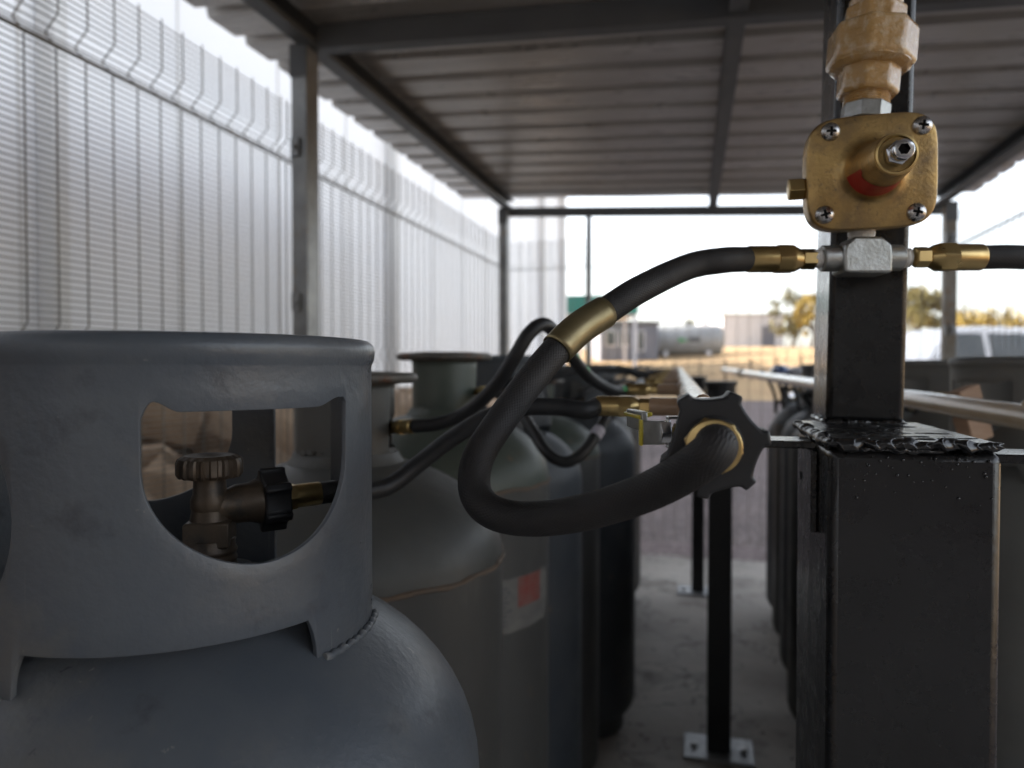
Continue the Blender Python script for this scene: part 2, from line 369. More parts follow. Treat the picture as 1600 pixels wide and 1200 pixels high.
# roof sheet profile along Y
prof = []; y = -4.4; pitch = .2
while y < 4.5:
    prof += [(y, 0), (y + .138, 0), (y + .148, .036), (y + .19, .036)]
    y += pitch * 1.0
    prof[-1] = (y - .012, .036)
prof = [p for p in prof if p[0] < 4.56]
mb = MB(); xsr = [-1.55 + i * .1 for i in range(31)]; n = len(prof)
vs = []
for x in xsr:
    for (yy, zz) in prof: vs.append((x, yy, roofz(x) + zz + .0012 * math.sin(x * 9 + yy * 31)))
for x in xsr:
    for (yy, zz) in prof: vs.append((x, yy, roofz(x) + zz + .003))
fs = []; K = len(xsr) * n
for i in range(len(xsr) - 1):
    for j in range(n - 1):
        a = i * n + j; fs.append((a, a + 1, a + n + 1, a + n)); fs.append((K + a, K + a + n, K + a + n + 1, K + a + 1))
for i in (0, len(xsr) - 1):
    for j in range(n - 1): a = i * n + j; fs.append((a, a + 1, K + a + 1, K + a))
for j in (0, n - 1):
    for i in range(len(xsr) - 1): a = i * n + j; fs.append((a, a + n, K + a + n, K + a))
mb.add(vs, fs); mb.build('roof_sheet', M['sheet'], sh, ang=20)
def channel(mb, a, b, w, h, t, side):
    "C channel from a to b (bottom centre line), web on the given side"
    a = Vector(a); b = Vector(b); d = (b - a).normalized(); zz = Vector((0, 0, 1)); x = d.cross(zz).normalized() * side
    up = x.cross(d) * (1 if x.cross(d).z > 0 else -1)
    L = (b - a).length; c = (a + b) / 2; F = Matrix((x, d, up)).transposed()
    mb.box(c + up * (t / 2), (w, L, t), F); mb.box(c + up * (h - t / 2), (w, L, t), F); mb.box(c + x * (w / 2 - t / 2) + up * (h / 2), (t, L, h - 2 * t), F)
    mb.box(c - x * (w / 2 - t / 2) + up * (t + .006), (t, L, .012), F)
for x, s_ in ((-1.245, 1), (1.27, -1)):
    mb = MB(); z = roofz(x) - .071
    channel(mb, (x, -4.3, z), (x, 4.62, z), .055, .069, .004, s_ * -1); mb.build('side_beam', M['beam'], sh)
mb = MB(); channel(mb, (.19, -4.3, roofz(.1) - .071), (.045, 4.56, roofz(.05) - .071), .05, .065, .004, 1); mb.build('middle_beam', M['beam'], sh)
for yy in (-3.5, -1.6, .3, 2.12):
    mb = MB(); channel(mb, (-1.215, yy, roofz(-1.2) - .079), (1.24, yy, roofz(1.24) - .079), .05, .076, .004, 1); mb.build('purlin', M['beam'], sh)
mb = MB(); mb.bar((-1.3, 4.62, roofz(-1.3) - .075), (1.35, 4.62, roofz(1.35) - .075), .05, .056); mb.build('end_beam', M['beam'], sh, bevel=.003)
posts = [(-1.272, 2.115), (-1.272, 4.55), (1.30, 2.115), (1.31, 4.48), (-1.272, -.9), (1.30, -.9), (-1.272, -4.1), (1.30, -4.1)]
for x, yy in posts:
    s_ = 1 if x < 0 else -1
    top = roofz(x) - .072
    mb = MB()
    mb.lo_hi((x - .0275, yy - .035, .012), (x + .0275, yy - .031, top)); mb.lo_hi((x + s_ * .0275 - (.004 if s_ > 0 else 0), yy - .030, .012), (x + s_ * .0275 + (0 if s_ > 0 else .004), yy + .036, top))
    mb.lo_hi((x - .0275, yy + .037, .012), (x + .0275, yy + .041, top)); mb.lo_hi((x - .0275, yy - .031, .012), (x - .0275 + .004, yy - .018, top))
    p = mb.build('post', M['galvrust'] if (x, yy) == (1.31, 4.48) else M['galv'], sh, bevel=.001)
    mb = MB(); mb.lo_hi((x - .07, yy - .07, 0), (x + .07, yy + .07, .012)); mb.build('base_plate', M['plate'], p)
    mb = MB(); mb.lo_hi((x - .031, yy - .039, top - .10), (x + .031, yy - .0355, top + .005)); mb.build('beam_cleat', M['beam'], p)
    for zc in (1.92, 1.42, .9, .4):
        mb = MB(); xx = x - s_ * .01
        mb.lo_hi((xx - .014, yy - .046, zc - .03), (xx + .014, yy - .0355, zc + .03)); mb.hexa((xx, yy - .046, zc), (0, -1, 0), .009, 0, .008)
        mb.lo_hi((xx + s_ * .036 - .004, yy - .04, zc - .028), (xx + s_ * .036 + .004, yy - .015, zc + .028)); mb.build('fence_clamp', M['galv'], p)

# ------------------------------------------------------------------ mesh fences
def fold(z):
    "outward offset of the panel at height z (V folds)"
    o = 0
    for zc, d in ((1.925, .030), (1.262, .026), (.62, .026)):
        t = abs(z - zc) / .036
        if t < 1: o += d * (1 - t)
    if z > 1.95: o -= .006
    return o
ZW = []; _z = .06; _acc = 0.0
while _z < 2.085:
    ZW.append(_z); _acc = 0
    while _acc < .0145:
        _acc += math.hypot(.0003, fold(_z + .0003) - fold(_z)); _z += .0003
def fence(name, label, p0, p1, out, bays, post_at, parts_parent=None, hoff=0):
    p0 = Vector(p0); p1 = Vector(p1); d = (p1 - p0).normalized(); out = Vector(out)
    f = empty(name, (p0 + p1) / 2, label, 'fence')
    for (a, b) in bays:
        mb = MB()
        for z in ZW:
            o = out * (fold(z) + .003)
            mb.bar(p0 + d * a + o + Vector((0, 0, z)), p0 + d * b + o + Vector((0, 0, z)), .0025)
        k = int((b - a) / .0762)
        for i in range(k + 1):
            t = a + (b - a - k * .0762) / 2 + i * .0762
            zs = [.05, .584, .62, .656, 1.226, 1.262, 1.298, 1.889, 1.925, 1.961, 2.092]
            pts = [p0 + d * t + out * fold(z) + Vector((0, 0, z)) for z in zs]
            mb.tube(pts, .0019, 5)
        for z in (1.889, 1.892):
            mb.bar(p0 + d * a + Vector((0, 0, z)) - out * .004, p0 + d * b + Vector((0, 0, z)) - out * .004, .0028)
        mb.build('mesh_panel', M['wire'], f, ang=80)
    for t in post_at:
        mb = MB(); q = p0 + d * t - out * .03
        mb.box(q + Vector((0, 0, 1.12)), (.035, .035, 2.24), frame((0, 0, 1), d)); mb.build('fence_post', M['galv'], f, bevel=.002)
        mb = MB(); mb.box(q + Vector((0, 0, 2.245)), (.04, .04, .01), frame((0, 0, 1), d)); mb.build('post_cap', M['galv'], f)
    return f
fence('mesh_fence', 'fine wire mesh fence with folded top running along the left side before the white wall', (-1.345, -1.2, 0), (-1.345, 4.82, 0), (-1, 0, 0), [(0, 3.29), (3.31, 5.99)], [])
fence('mesh_fence', 'fine wire mesh fence crossing the far end of the concrete slab', (-1.36, 4.85, 0), (1.38, 4.85, 0), (0, 1, 0), [(.02, .585), (.625, 2.73)], [.605])
fence('mesh_fence', 'fine wire mesh fence along the right side in front of the parked white car', (1.375, .3, 0), (1.375, 4.82, 0), (1, 0, 0), [(0, 1.78), (1.82, 4.5)], [])

# ------------------------------------------------------------------ white building on the left
wb = empty('warehouse', (-4, 5, 0), 'tall white sheeted warehouse standing close behind the left mesh fence', 'building')
mb = MB(); mb.lo_hi((-9, -30, 0), (-2.4, 12.4, 4.5)); mb.build('wall', M['wall'], wb)
for i in range(26):
    yy = -8.6 + i * .82
    mb = MB(); mb.lo_hi((-2.4, yy - .006, 1.06), (-2.394, yy + .006, 4.5)); mb.build('sheet_seam', M['walltrim'], wb)
for yy, w in ((2.16, .07), (5.2, .08), (10.6, .16), (12.2, .22)):
    mb = MB(); mb.lo_hi((-2.4, yy - w / 2, 0), (-2.4 + .09, yy + w / 2, 4.5)); mb.build('downpipe', M['walltrim'], wb, bevel=.012)
mb = MB(); mb.lo_hi((-2.4, -30, 0), (-2.30, 12.38, 1.05)); mb.build('brick_plinth', M['brick'], wb)
mb = MB(); mb.lo_hi((-2.45, -30, 4.5), (-1.95, 12.45, 4.62)); mb.build('added_shading_eave', M['walltrim'], wb)  # overhang added to shade the upper wall
mb = MB(); mb.lo_hi((-26, 12.6, 0), (-8.6, 42, 9)); mb.build('added_shade_block', M['wall'], wb)  # unseen block, added so that its shadow falls over the gravel
mb = MB(); mb.lo_hi((.4, -13, -.2), (15, -9.5, 4.6)); mb.build('added_light_blocker', M['blockergrey'], wb)  # invented block out of view, keeps light and bright reflections off the front

# rubble in front of the plinth
def rock(c, r, seed):
    rnd = random.Random(seed); mb = MB(); n, mseg = 9, 6; vs = []
    sx, sy, sz = (r * rnd.uniform(.75, 1.25) for _ in range(3)); fr = Matrix.Rotation(rnd.uniform(0, 6), 3, 'Z') @ Matrix.Rotation(rnd.uniform(-.5, .5), 3, 'X')
    for j in range(mseg + 1):
        th = PI * j / mseg
        for i in range(n):
            a = 2 * PI * i / n; k = rnd.uniform(.8, 1.12)
            vs.append(Vector(c) + fr @ Vector((sx * k * math.sin(th) * math.cos(a), sy * k * math.sin(th) * math.sin(a), sz * k * math.cos(th))))
    fs = [(j * n + i, (j + 1) * n + i, (j + 1) * n + (i + 1) % n, j * n + (i + 1) % n) for j in range(mseg) for i in range(n)]
    mb.add(vs, fs); return mb
heap = MB()
rnd = random.Random(4)
for i in range(130):
    yy = rnd.uniform(-.5, 7.5); r = rnd.uniform(.11, .27); x = -2.26 + rnd.uniform(0, .55)
    h = max(.02, 1.06 * (1 - (x + 2.3) / .8)) * rnd.uniform(.5, 1.12)
    k = rock((x, yy, h), r, i); heap.add(k.v, k.f)
heap.lo_hi((-2.3, -.6, -.1), (-1.95, 7.5, .45))
o = heap.build('sandstone_rubble', M['rock'], ang=20); tag(o, 'heap of tan sandstone rubble against the brick plinth behind the left fence', 'rubble', kind='stuff')

# ------------------------------------------------------------------ gas cylinders
WA = YAW  # camera angle -> world angle
def body_prof(z0, b, Rb=.1885, top=.02):
    pr = [(.150, .0), (.152, .002), (.152, .05), (.160, .056), (.175, .068), (.1845, .085), (Rb, .105), (Rb, .5), (Rb, z0)]
    for i in range(1, 17):
        a = PI / 2 * i / 17
        pr.append((Rb * math.cos(a), z0 + b * math.sin(a)))
    pr.append((top, z0 + b)); return pr

def collar_mesh(R=.118, zt=1.2175):
    "steel guard ring with D shaped hand holes, an open back and slots along its foot"
    d = lambda a: R_(a)
    holes = [(-75, -18, 1), (97, 154, 1), (-146, -106, 2)]
    slots = [(-107, -31), (12, 40), (112, 160)]
    g0, g1 = 52, 80       # the open back
    ang = set()
    a = g1
    while a <= g0 + 360 + 1e-6: ang.add(round(a, 3)); a += 1.0
    for h in holes:
        for q in (h[0], h[1]):
            for e in (-.25, -.5, .25, .5, 1.5, -1.5, 2.2, -2.2): ang.add(round(q + e + (360 if q + e < g1 else 0), 3))
            ang.add(q + (360 if q < g1 else 0))
    for s in slots:
        for q in s:
            for e in (-.3, 0, .3): ang.add(round(q + e + (360 if q + e < g1 else 0), 3))
    ang.add(g1); ang.add(g0 + 360)
    ang = sorted(x for x in ang if g1 <= x <= g0 + 360)
    def norm(x): 
        return x - 360 if x > 180 else x
    def hole(x):
        for h in holes:
            for k in (0, 360, -360):
                if h[0] <= x + k <= h[1]:
                    return h, (x + k - h[0]) / (h[1] - h[0])
        return None, 0
    ztop = lambda u: 1.1842 - .0052 * ss(.05, .15, u) + .0050 * ss(.78, .94, u) - .009 * max(0, 1 - u / .05) ** 2 - .003 * max(0, 1 - (1 - u) / .03) ** 2
    def zbot(u):
        t = abs(u * 2 - 1)
        zs = 1.151; lo = 1.0985
        return zs - (zs - lo) * math.sqrt(max(0, 1 - t ** 1.85))
    cols = []
    for x in ang:
        xn = norm(x); zb = 1.0365
        for s0, s1 in slots:
            if s0 < xn < s1:
                e = min(xn - s0, s1 - xn); zb = 1.0385 + .0225 * min(1, math.sqrt(e / 3.0 if e < 3 else 1))
        h, u = hole(x)
        if h and h[2] == 2:
            e = .050 * math.sqrt(max(0, 1 - (2 * u - 1) ** 2)); b_, t_ = 1.126 - max(e, .0006), 1.126 + max(e, .0006)
        elif h: b_, t_ = zbot(u), ztop(u)
        else: b_, t_ = 1.135, 1.170
        if h and h[2] == 1 and (u < 1e-4 or u > 1 - 1e-4): b_, t_ = 1.151, ztop(u)
        if not h:
            # ease the grid lines next to a hole so that quads stay tidy
            pass
        rows = [(R, zb + (b_ - zb) * k / 4) for k in range(5)] + [(R, b_ + (t_ - b_) * k / 3) for k in (1, 2, 3)]
        rows += [(R, t_ + (zt - .016 - t_) * k / 2) for k in (1, 2)] + [(R + .0004, zt - .0145), (R + .0018, zt - .0115), (R + .0024, zt - .006)]
        for k in range(1, 7):
            q = PI * .75 * k / 6
            rows.append((R + .0024 - .0075 + .0075 * math.cos(q), zt - .006 + .0075 * math.sin(q)))
        cols.append([(r * math.cos(d(x)), r * math.sin(d(x)), z) for r, z in rows])
    nr = len(cols[0]); mb = MB(); vs = [v for c in cols for v in c]; fs = []
    for i in range(len(cols) - 1):
        mid = (ang[i] + ang[i + 1]) / 2; h, u = hole(mid)
        for j in range(nr - 1):
            if h and 4 <= j < 7: continue
            fs.append((i * nr + j, (i + 1) * nr + j, (i + 1) * nr + j + 1, i * nr + j + 1))
    rot = Matrix.Rotation(WA, 3, 'Z')
    mb.add([rot @ Vector(v) for v in vs], fs); return mb

def star_outline(R0, n=6, dip=.74, m=7, angs=None):
    out = []
    A = angs or [2 * PI * i / n for i in range(n)]
    for i in range(len(A)):
        a0 = A[i]; a1 = A[(i + 1) % len(A)]
        if a1 <= a0: a1 += 2 * PI
        span = a1 - a0
        p0 = Vector((R0 * math.cos(a0), R0 * math.sin(a0))); p1 = Vector((R0 * math.cos(a1), R0 * math.sin(a1)))
        mid = (p0 + p1) / 2; midR = Vector((math.cos(a0 + span / 2), math.sin(a0 + span / 2)))
        sag = mid - midR * (R0 * (.15 if span < 1.4 else .0)) if angs is None or span < 1.4 else midR * R0 * dip
        w = .10 / span
        out.append((R0 * .97 * math.cos(a0 - .07), R0 * .97 * math.sin(a0 - .07))) if False else None
        out.append((R0 * math.cos(a0 + .13), R0 * math.sin(a0 + .13)))
        for k in range(1, m):
            t = .10 + .80 * k / m; q = p0 * (1 - t) ** 2 + sag * 2 * t * (1 - t) + p1 * t * t
            out.append((q.x, q.y))
        out.append((R0 * math.cos(a1 - .13), R0 * math.sin(a1 - .13)))
    return out

def valve_parts(root, z0, wheel_z, arm_z, adir, s=1.0, arm_len=.040, off=(0, 0, 0)):
    "brass cylinder valve: threaded base, hexagon block, body, side arm and fluted hand wheel"
    mb = MB()
    ax = Vector(adir).normalized()
    bz = z0 + .012
    mb.lathe([(.0165 * s, z0 - .006)] + [(.0165 * s + (.0012 if k % 2 else 0), z0 - .005 + k * .0026) for k in range(9)] + [(.016 * s, bz + .009)], n=28)
    hx = (z0 + .016, z0 + .033)
    mb.hexa((0, 0, 0), (0, 0, 1), .0205 * s, hx[0], hx[1], n=4, ch=.10, hint=(math.cos(WA - .6), math.sin(WA - .6), 0))
    mb.lathe([(.0135 * s, hx[1] - .002), (.0118 * s, hx[1] + .006), (.0112 * s, arm_z + .006), (.0112 * s, wheel_z - .030), (.0125 * s, wheel_z - .027), (.0125 * s, wheel_z - .022), (.0108 * s, wheel_z - .018), (.0105 * s, wheel_z - .008)], n=28)
    mb.lathe([(.0115 * s, 0), (.0115 * s, arm_len * .35), (.0135 * s, arm_len * .5), (.0138 * s, arm_len * .75), (.0155 * s, arm_len * .9), (.0158 * s, arm_len)], (0, 0, arm_z), ax, n=28)
    off = Vector(off); mb.v = [q + off for q in mb.v]
    v = mb.build('valve', M['valve'], root, bevel=.0006)
    mb = MB(); wr = .0215 * s
    def fl(a, j): return 1 + (.035 * (1 if math.sin(a * 18) > 0 else -1) if 1 <= j <= 4 else 0)
    mb.lathe([(.006, -.0075), (wr * .90, -.0075), (wr * .97, -.0055), (wr * .97, .002), (wr * .92, .0045), (wr * .75, .0065), (wr * .4, .0060), (.004, .0052)], off + Vector((0, 0, wheel_z)), n=108, radf=fl)
    mb.build('hand_wheel', M['valve'], v, ang=30)
    return v

VOFF = RT * .016
def cyl_hooded(matname):
    root = empty('gas_cylinder', (0, 0, 0), 'x', 'gas cylinder')
    MB().lathe(body_prof(.935, .132, .189), n=96).build('body', M[matname], root, ang=50)
    c = collar_mesh().build('collar', M[matname], root, ang=50)
    so = c.modifiers.new('solid', 'SOLIDIFY'); so.thickness = .0032; so.offset = -1
    bv = c.modifiers.new('bev', 'BEVEL'); bv.width = .0007; bv.segments = 2; bv.limit_method = 'ANGLE'; bv.angle_limit = R_(50)
    mb = MB()
    for a0, a1 in ((-29, 9), (161, 250)):
        pts = [(.1195 * math.cos(R_(a) + WA), .1195 * math.sin(R_(a) + WA), 1.0365 + .0008 * math.sin(a * 1.7)) for a in range(a0, a1 + 1)]
        mb.tube(pts, [.0024 + .0003 * math.sin(i * 1.1) + .0002 * math.sin(i * .37) for i in range(len(pts))], 10)
    mb.build('weld_bead', M[matname], root)
    mb = MB(); mb.lathe([(.030, 1.055), (.030, 1.068), (.026, 1.072), (.018, 1.073)], VOFF, n=32); mb.build('valve_boss', M[matname], root)
    a = R_(33) + WA
    valve_parts(root, 1.0705, 1.1385, 1.1115, (math.cos(a), math.sin(a), .03), .94, .032, VOFF)
    return root

def cyl_shroud(matname, ringy=True, arm=20):
    root = empty('gas_cylinder', (0, 0, 0), 'x', 'gas cylinder')
    z0 = .992; b = .122
    bp_ = body_prof(z0, b); k_ = [i for i, (r, h) in enumerate(bp_) if h >= z0][0]
    MB().lathe(bp_[:k_ + 1], n=80).build('body', M['barrel'], root, ang=50)
    MB().lathe(bp_[k_:], n=80).build('shoulder', M[matname], root, ang=50)
    mb = MB(); pts = [(.189 * math.cos(2 * PI * i / 72), .189 * math.sin(2 * PI * i / 72), z0 + .0015 * math.sin(i * 1.3)) for i in range(73)]
    mb.tube(pts, [.0030 + .0008 * math.sin(i * 2.7) for i in range(73)], 6); mb.build('weld_seam', M['seam'], root)
    # shroud: round guard with a ragged outlet hole on the valve side
    R = .058; mb = MB(); cols = []; n = 96
    zA, zB = 1.112, 1.212
    for i in range(n + 1):
        th = 2 * PI * i / n; u = (math.degrees(th) - arm + 180) % 360 - 180
        hb = 1.122 + .003 * math.sin(i * 2.3); ht = 1.168 + .004 * math.sin(i * 1.9) - .0004 * abs(u)
        rows = [zA, 1.117, hb, (hb + ht) / 2, ht, 1.19, zB]
        cols.append([(R * math.cos(th), R * math.sin(th), z) for z in rows])
    vs = [v for c in cols for v in c]; fs = []
    for i in range(n):
        u = ((i + .5) * 360 / n - arm + 180) % 360 - 180
        for j in range(6):
            if abs(u) < 22 and j in (2, 3): continue
            fs.append((i * 7 + j, (i + 1) * 7 + j, (i + 1) * 7 + j + 1, i * 7 + j + 1))
    mb.add(vs, fs); c = mb.build('collar', M[matname], root, ang=50)
    so = c.modifiers.new('solid', 'SOLIDIFY'); so.thickness = .003; so.offset = -1
    mb = MB(); mb.lathe([(.068, 1.100), (.069, 1.106), (.064, 1.113), (.062, 1.118), (.056, 1.118)], n=48); mb.build('neck_ring', M[matname], root)
    mb = MB(); rr = .080
    pts = [(rr * math.cos(2 * PI * i / 60), rr * math.sin(2 * PI * i / 60), zB - .004) for i in range(61)]
    mb.tube(pts, .0062, 10, caps=False)
    for k in range(3):
        a = 2 * PI * k / 3 + .5
        mb.bar((.055 * math.cos(a), .055 * math.sin(a), zB - .005), (rr * math.cos(a), rr * math.sin(a), zB - .005), .012, .006)
    mb.build('lifting_ring', M['rim_rust'], root)
    mb = MB(); mb.lathe([(.061, zB - .012), (.062, zB - .004), (.061, zB + .003), (.055, zB + .004), (.054, zB - .010)], n=48); mb.build('collar_rim', M['rim_rust'], root)
    a = R_(arm)
    valve_parts(root, 1.112, 1.192, 1.146, (math.cos(a), math.sin(a), 0), .9, .046)
    return root

protoA = cyl_hooded('cyl_blue'); protoB = cyl_shroud('cyl_grey')
used = set()
CYL = {}
def place(key, kind, x, y, rot, matname, label, group, scale_z=1):
    p = protoA if kind == 'A' else protoB
    if kind in used: o = copy_tree(p)
    else: o = p; used.add(kind)
    o.location = (x, y, 0); o.rotation_euler = (0, 0, R_(rot)); o.scale = (1, 1, scale_z)
    tag(o, label, 'gas cylinder', group)
    if matname:
        for c in kids(o):
            if (c.name.split('.')[0] == 'body' and kind == 'A') or c.name.split('.')[0] in ('shoulder', 'collar', 'weld_bead', 'valve_boss', 'neck_ring'): set_mat(c, M[matname])
    CYL[key] = o; return o
GL = 'gas cylinders in the left row'; GR = 'gas cylinders in the right row'
c1 = P(800 - 1120 * .2104 / .4596, 577, .4596)
place('L1', 'A', c1.x, c1.y, 0, None, 'large blue-grey gas cylinder in the left foreground with a hooded collar and D-shaped hand hole', GL)
place('L2', 'B', -.417, .783, 0, 'cyl_grey', 'weathered grey gas cylinder with rusty shoulder seam, directly behind the blue-grey foreground cylinder', GL, .985)
place('L3', 'B', -.453, 1.22, 6, 'cyl_green', 'green-topped gas cylinder with rusty rim and a torn label round its body', GL, 1.012)
place('L4', 'A', -.46, 1.62, 40, 'cyl_slate', 'slate grey gas cylinder with wide hooded collar directly behind the green-topped one', GL, 1.01)
place('L5', 'B', -.475, 2.02, -5, 'cyl_green', 'pale green unlabelled gas cylinder between the slate grey and the near-black one', GL, .965)
place('L6', 'A', -.41, 2.42, 20, 'cyl_dark', 'near-black gas cylinder standing nearest the aisle in the left row', GL, .99)
place('L7', 'A', -.46, 2.84, 75, 'cyl_grey', 'grey hooded gas cylinder just beyond the near-black one in the left row', GL)
place('L8', 'A', -.52, 3.30, 10, 'cyl_dark', 'dark hooded gas cylinder, second from the far end of the left row', GL)
place('L9', 'B', -.50, 3.72, 12, 'cyl_grey', 'grey ring-topped gas cylinder at the far end of the left row', GL)
place('R1', 'A', .50, 1.28, 65, 'cyl_light', 'grey hooded gas cylinder nearest the camera on the right, behind the black column', GR)
place('R2', 'A', .485, 1.70, 75, 'cyl_light', 'pale grey hooded gas cylinder second from the camera in the right row', GR)
place('R3', 'B', .47, 2.10, 170, 'cyl_slate', 'slate ring-topped gas cylinder third from the camera in the right row', GR, .97)
place('R4', 'A', .46, 2.50, 120, 'cyl_grey', 'grey hooded gas cylinder fourth from the camera in the right row', GR)
place('R5', 'A', .475, 2.90, 230, 'cyl_dark', 'dark hooded gas cylinder third from the far end of the right row', GR)
place('R6', 'B', .48, 3.28, 160, 'cyl_slate', 'slate ring-topped gas cylinder second from the far end of the right row', GR, .97)
place('R7', 'A', .485, 3.66, 140, 'cyl_slate', 'slate hooded gas cylinder at the far end of the right row beside the gravel', GR, .95)
bpy.context.view_layer.update()
# torn label on the green-topped cylinder
def arc_band(mb, r, a0, a1, z0, z1, org, n=24, wob=0):
    vs = []
    for i in range(n + 1):
        a = R_(a0 + (a1 - a0) * i / n)
        for z in (z0 + wob * math.sin(i * 1.7), z1 + wob * math.sin(i * 2.3)):
            vs.append((org[0] + r * math.cos(a), org[1] + r * math.sin(a), z))
    mb.add(vs, [(2 * i, 2 * i + 2, 2 * i + 3, 2 * i + 1) for i in range(n)])
L3 = CYL['L3']; org = (-.453, 1.22)
mb = MB(); arc_band(mb, .1893, -118, -2, .775, .862, org, 30, .001); lb = mb.build('torn_label', M['paper'], L3)
mb = MB()
for k in range(4):
    for q in range(3):
        arc_band(mb, .1898, -30 + k * 4.6, -27 + k * 4.6, .819 + q * .014, .828 + q * .014, org, 4)
arc_band(mb, .1896, -31, -12, .812, .861, org, 8)
mb.build('red_print', M['redfade'], lb)
mb = MB(); rnd = random.Random(3)
for row in range(9):
    a_ = -112
    while a_ < -38:
        w_ = rnd.uniform(1.5, 5); arc_band(mb, .1896, a_, a_ + w_, .786 + row * .0075, .7895 + row * .0075, org, 3); a_ += w_ + rnd.uniform(.8, 1.6)
mb.build('fine_print', M['bgroof'], lb)

# ------------------------------------------------------------------ fittings and hoses
def hose_fitting(root, end, d, s=1.0, hexlen=.010):
    "brass hose end: sleeve over the hose, shouldered hexagon, cone and small hexagon nipple, from the hose end outwards along d"
    end = Vector(end); d = Vector(d).normalized()
    mb = MB()
    mb.lathe([(.0088, -.001), (.0100, 0), (.0103, .0012), (.0103, .0225)], end, d, n=40) if s == 1 else mb.lathe([(.0088 * s, -.001), (.0100 * s, 0), (.0103 * s, .0012), (.0103 * s, .0225 * s)], end, d, n=32)
    f = mb.build('hose_ferrule', M['brass'], root, bevel=.0003)
    mb = MB()
    # shouldered hexagon: cylinder cut by six flats, running into a cone
    n = 48; F = frame(d); vs = []; hs = [(.0223, .0116), (.0230, .0118), (.0320, .0118), (.0345, .0112), (.0375, .0095), (.0415, .0074), (.0418, .0068)]
    ap = .0104
    for h, r in hs:
        for i in range(n):
            a = 2 * PI * i / n; m_ = ((a + PI / 6) % (PI / 3)) - PI / 6
            rr = min(r, ap / math.cos(m_)) if h < .036 else r
            vs.append(end + d * (h * s) + F @ Vector((rr * s * math.cos(a), rr * s * math.sin(a), 0)))
    fs = [(j * n + i, j * n + (i + 1) % n, (j + 1) * n + (i + 1) % n, (j + 1) * n + i) for j in range(len(hs) - 1) for i in range(n)]
    fs += [tuple(range(n - 1, -1, -1)), tuple((len(hs) - 1) * n + i for i in range(n))]
    mb.add(vs, fs); mb.build('shoulder_nut', M['brass'], root, ang=22)
    mb = MB(); mb.hexa(end, d, .0082 * s, .0419 * s, (.0425 + hexlen) * s, 6, .08); mb.build('nipple', M['brass'], root, bevel=.0003)
    return end + d * ((.0425 + hexlen) * s)

def hose(label, pts, r, mat='hose2', fit0=0, fit1=0, group=None, prints=(), tags=(), star=None, name='gas_hose', step=10):
    pts = [Vector(p) for p in pts]
    path = spline(pts, step)
    root = empty(name, pts[0], label, 'hose', group)
    MB().tube(path, r, 24).build('hose_tube', M[mat], root, ang=60)
    if fit0: hose_fitting(root, path[0], path[0] - path[1], fit0)
    if fit1: hose_fitting(root, path[-1], path[-1] - path[-2], fit1)
    for (i0, i1, a0, a1) in prints:
        sub = path[i0:i1 + 1]; mb = MB(); vs = []; k = 5
        for j, p in enumerate(sub):
            t = (path[min(i0 + j + 1, len(path) - 1)] - path[i0 + j - 1]).normalized(); F = frame(t, (0, 0, 1))
            for q in range(k):
                a = R_(a0 + (a1 - a0) * q / (k - 1)); vs.append(p + F @ Vector((math.cos(a), math.sin(a), 0)) * (r + .0003))
        mb.add(vs, [(j * k + q, j * k + q + 1, (j + 1) * k + q + 1, (j + 1) * k + q) for j in range(len(sub) - 1) for q in range(k - 1)])
        mb.build('printed_marking', M['print'], root)
    for i in tags:
        mb = MB(); mb.tube(path[i:i + 4], r + .0008, 18); mb.build('tag_sleeve', M['tag'], root)
    return root, path

# --- manifold on the left: cream pipe with tan sockets and a ball valve at its near end
nut_c = P(1114, 695, .335); far = P(1062, 577, 4.4)
axis = (far - nut_c).normalized()
def man(zc):
    t = (zc - .335) / (4.4 - .335); return nut_c + (far - nut_c) * t
ml = empty('gas_manifold', man(1.0), 'cream gas manifold pipe with tan sockets and a yellow-gripped lever valve at its near end', 'manifold')
MB().tube([man(.45 + i * (3.98 / 20)) for i in range(21)], .0134, 24).build('pipe', M['cream'], ml)
left = Vector((-1, 0, 0)) - axis * Vector((-1, 0, 0)).dot(axis); left.normalize(); leftc = -RT
outs = [.62, 1.02, 1.43, 1.84, 2.25, 2.66, 3.07, 3.48, 3.89]
OUT = []
for z in outs:
    q = man(z); d = (leftc if z < .7 else (leftc + left).normalized()); d = (d - axis * d.dot(axis)).normalized(); L_ = .044 if z > .7 else .040
    mb = MB(); mb.lathe([(.0080, .008), (.0080, L_ - .0012), (.0074, L_), (.005, L_)], q, d, n=28)
    so = mb.build('socket', M['socket'], ml, bevel=.0004)
    mb = MB(); mb.lathe([(.0105, -.002), (.0105, .0145), (.0085, .0165)], q, d, n=24); mb.build('weld_collar', M['socket'], so)
    OUT.append((q + d * L_, d))
# ball valve body between pipe end and hand nut
bvp = MB(); bvp.lathe([(.0125, .022), (.0125, .040), (.0165, .043), (.0178, .045), (.0178, .052), (.0150, .055), (.0150, .086), (.0172, .088), (.0172, .112), (.0134, .116)], nut_c, axis, n=40)
bv = bvp.build('ball_valve', M['chrome'], ml, bevel=.0008)
b0 = P(1075, 678, .375); sd = -RT
mb = MB(); mb.lathe([(.0042, 0), (.0042, .010), (.0056, .010), (.0056, .013), (.0038, .013), (.0038, .030)], b0 + RT * .006, sd, n=20); mb.build('valve_stem', M['brass'], bv)
mb = MB(); cpos = P(1052, 675, .372)
mb.box(cpos + UP * .0075 + RT * .002, (.0110, .006, .0016), Matrix((RT, FW, UP)).transposed()); mb.box(cpos - UP * .0075 + RT * .002, (.0110, .006, .0016), Matrix((RT, FW, UP)).transposed()); mb.box(cpos - RT * .0028, (.0018, .006, .0135), Matrix((RT, FW, UP)).transposed())
mb.build('stem_bracket', M['chrome'], bv, bevel=.0006)
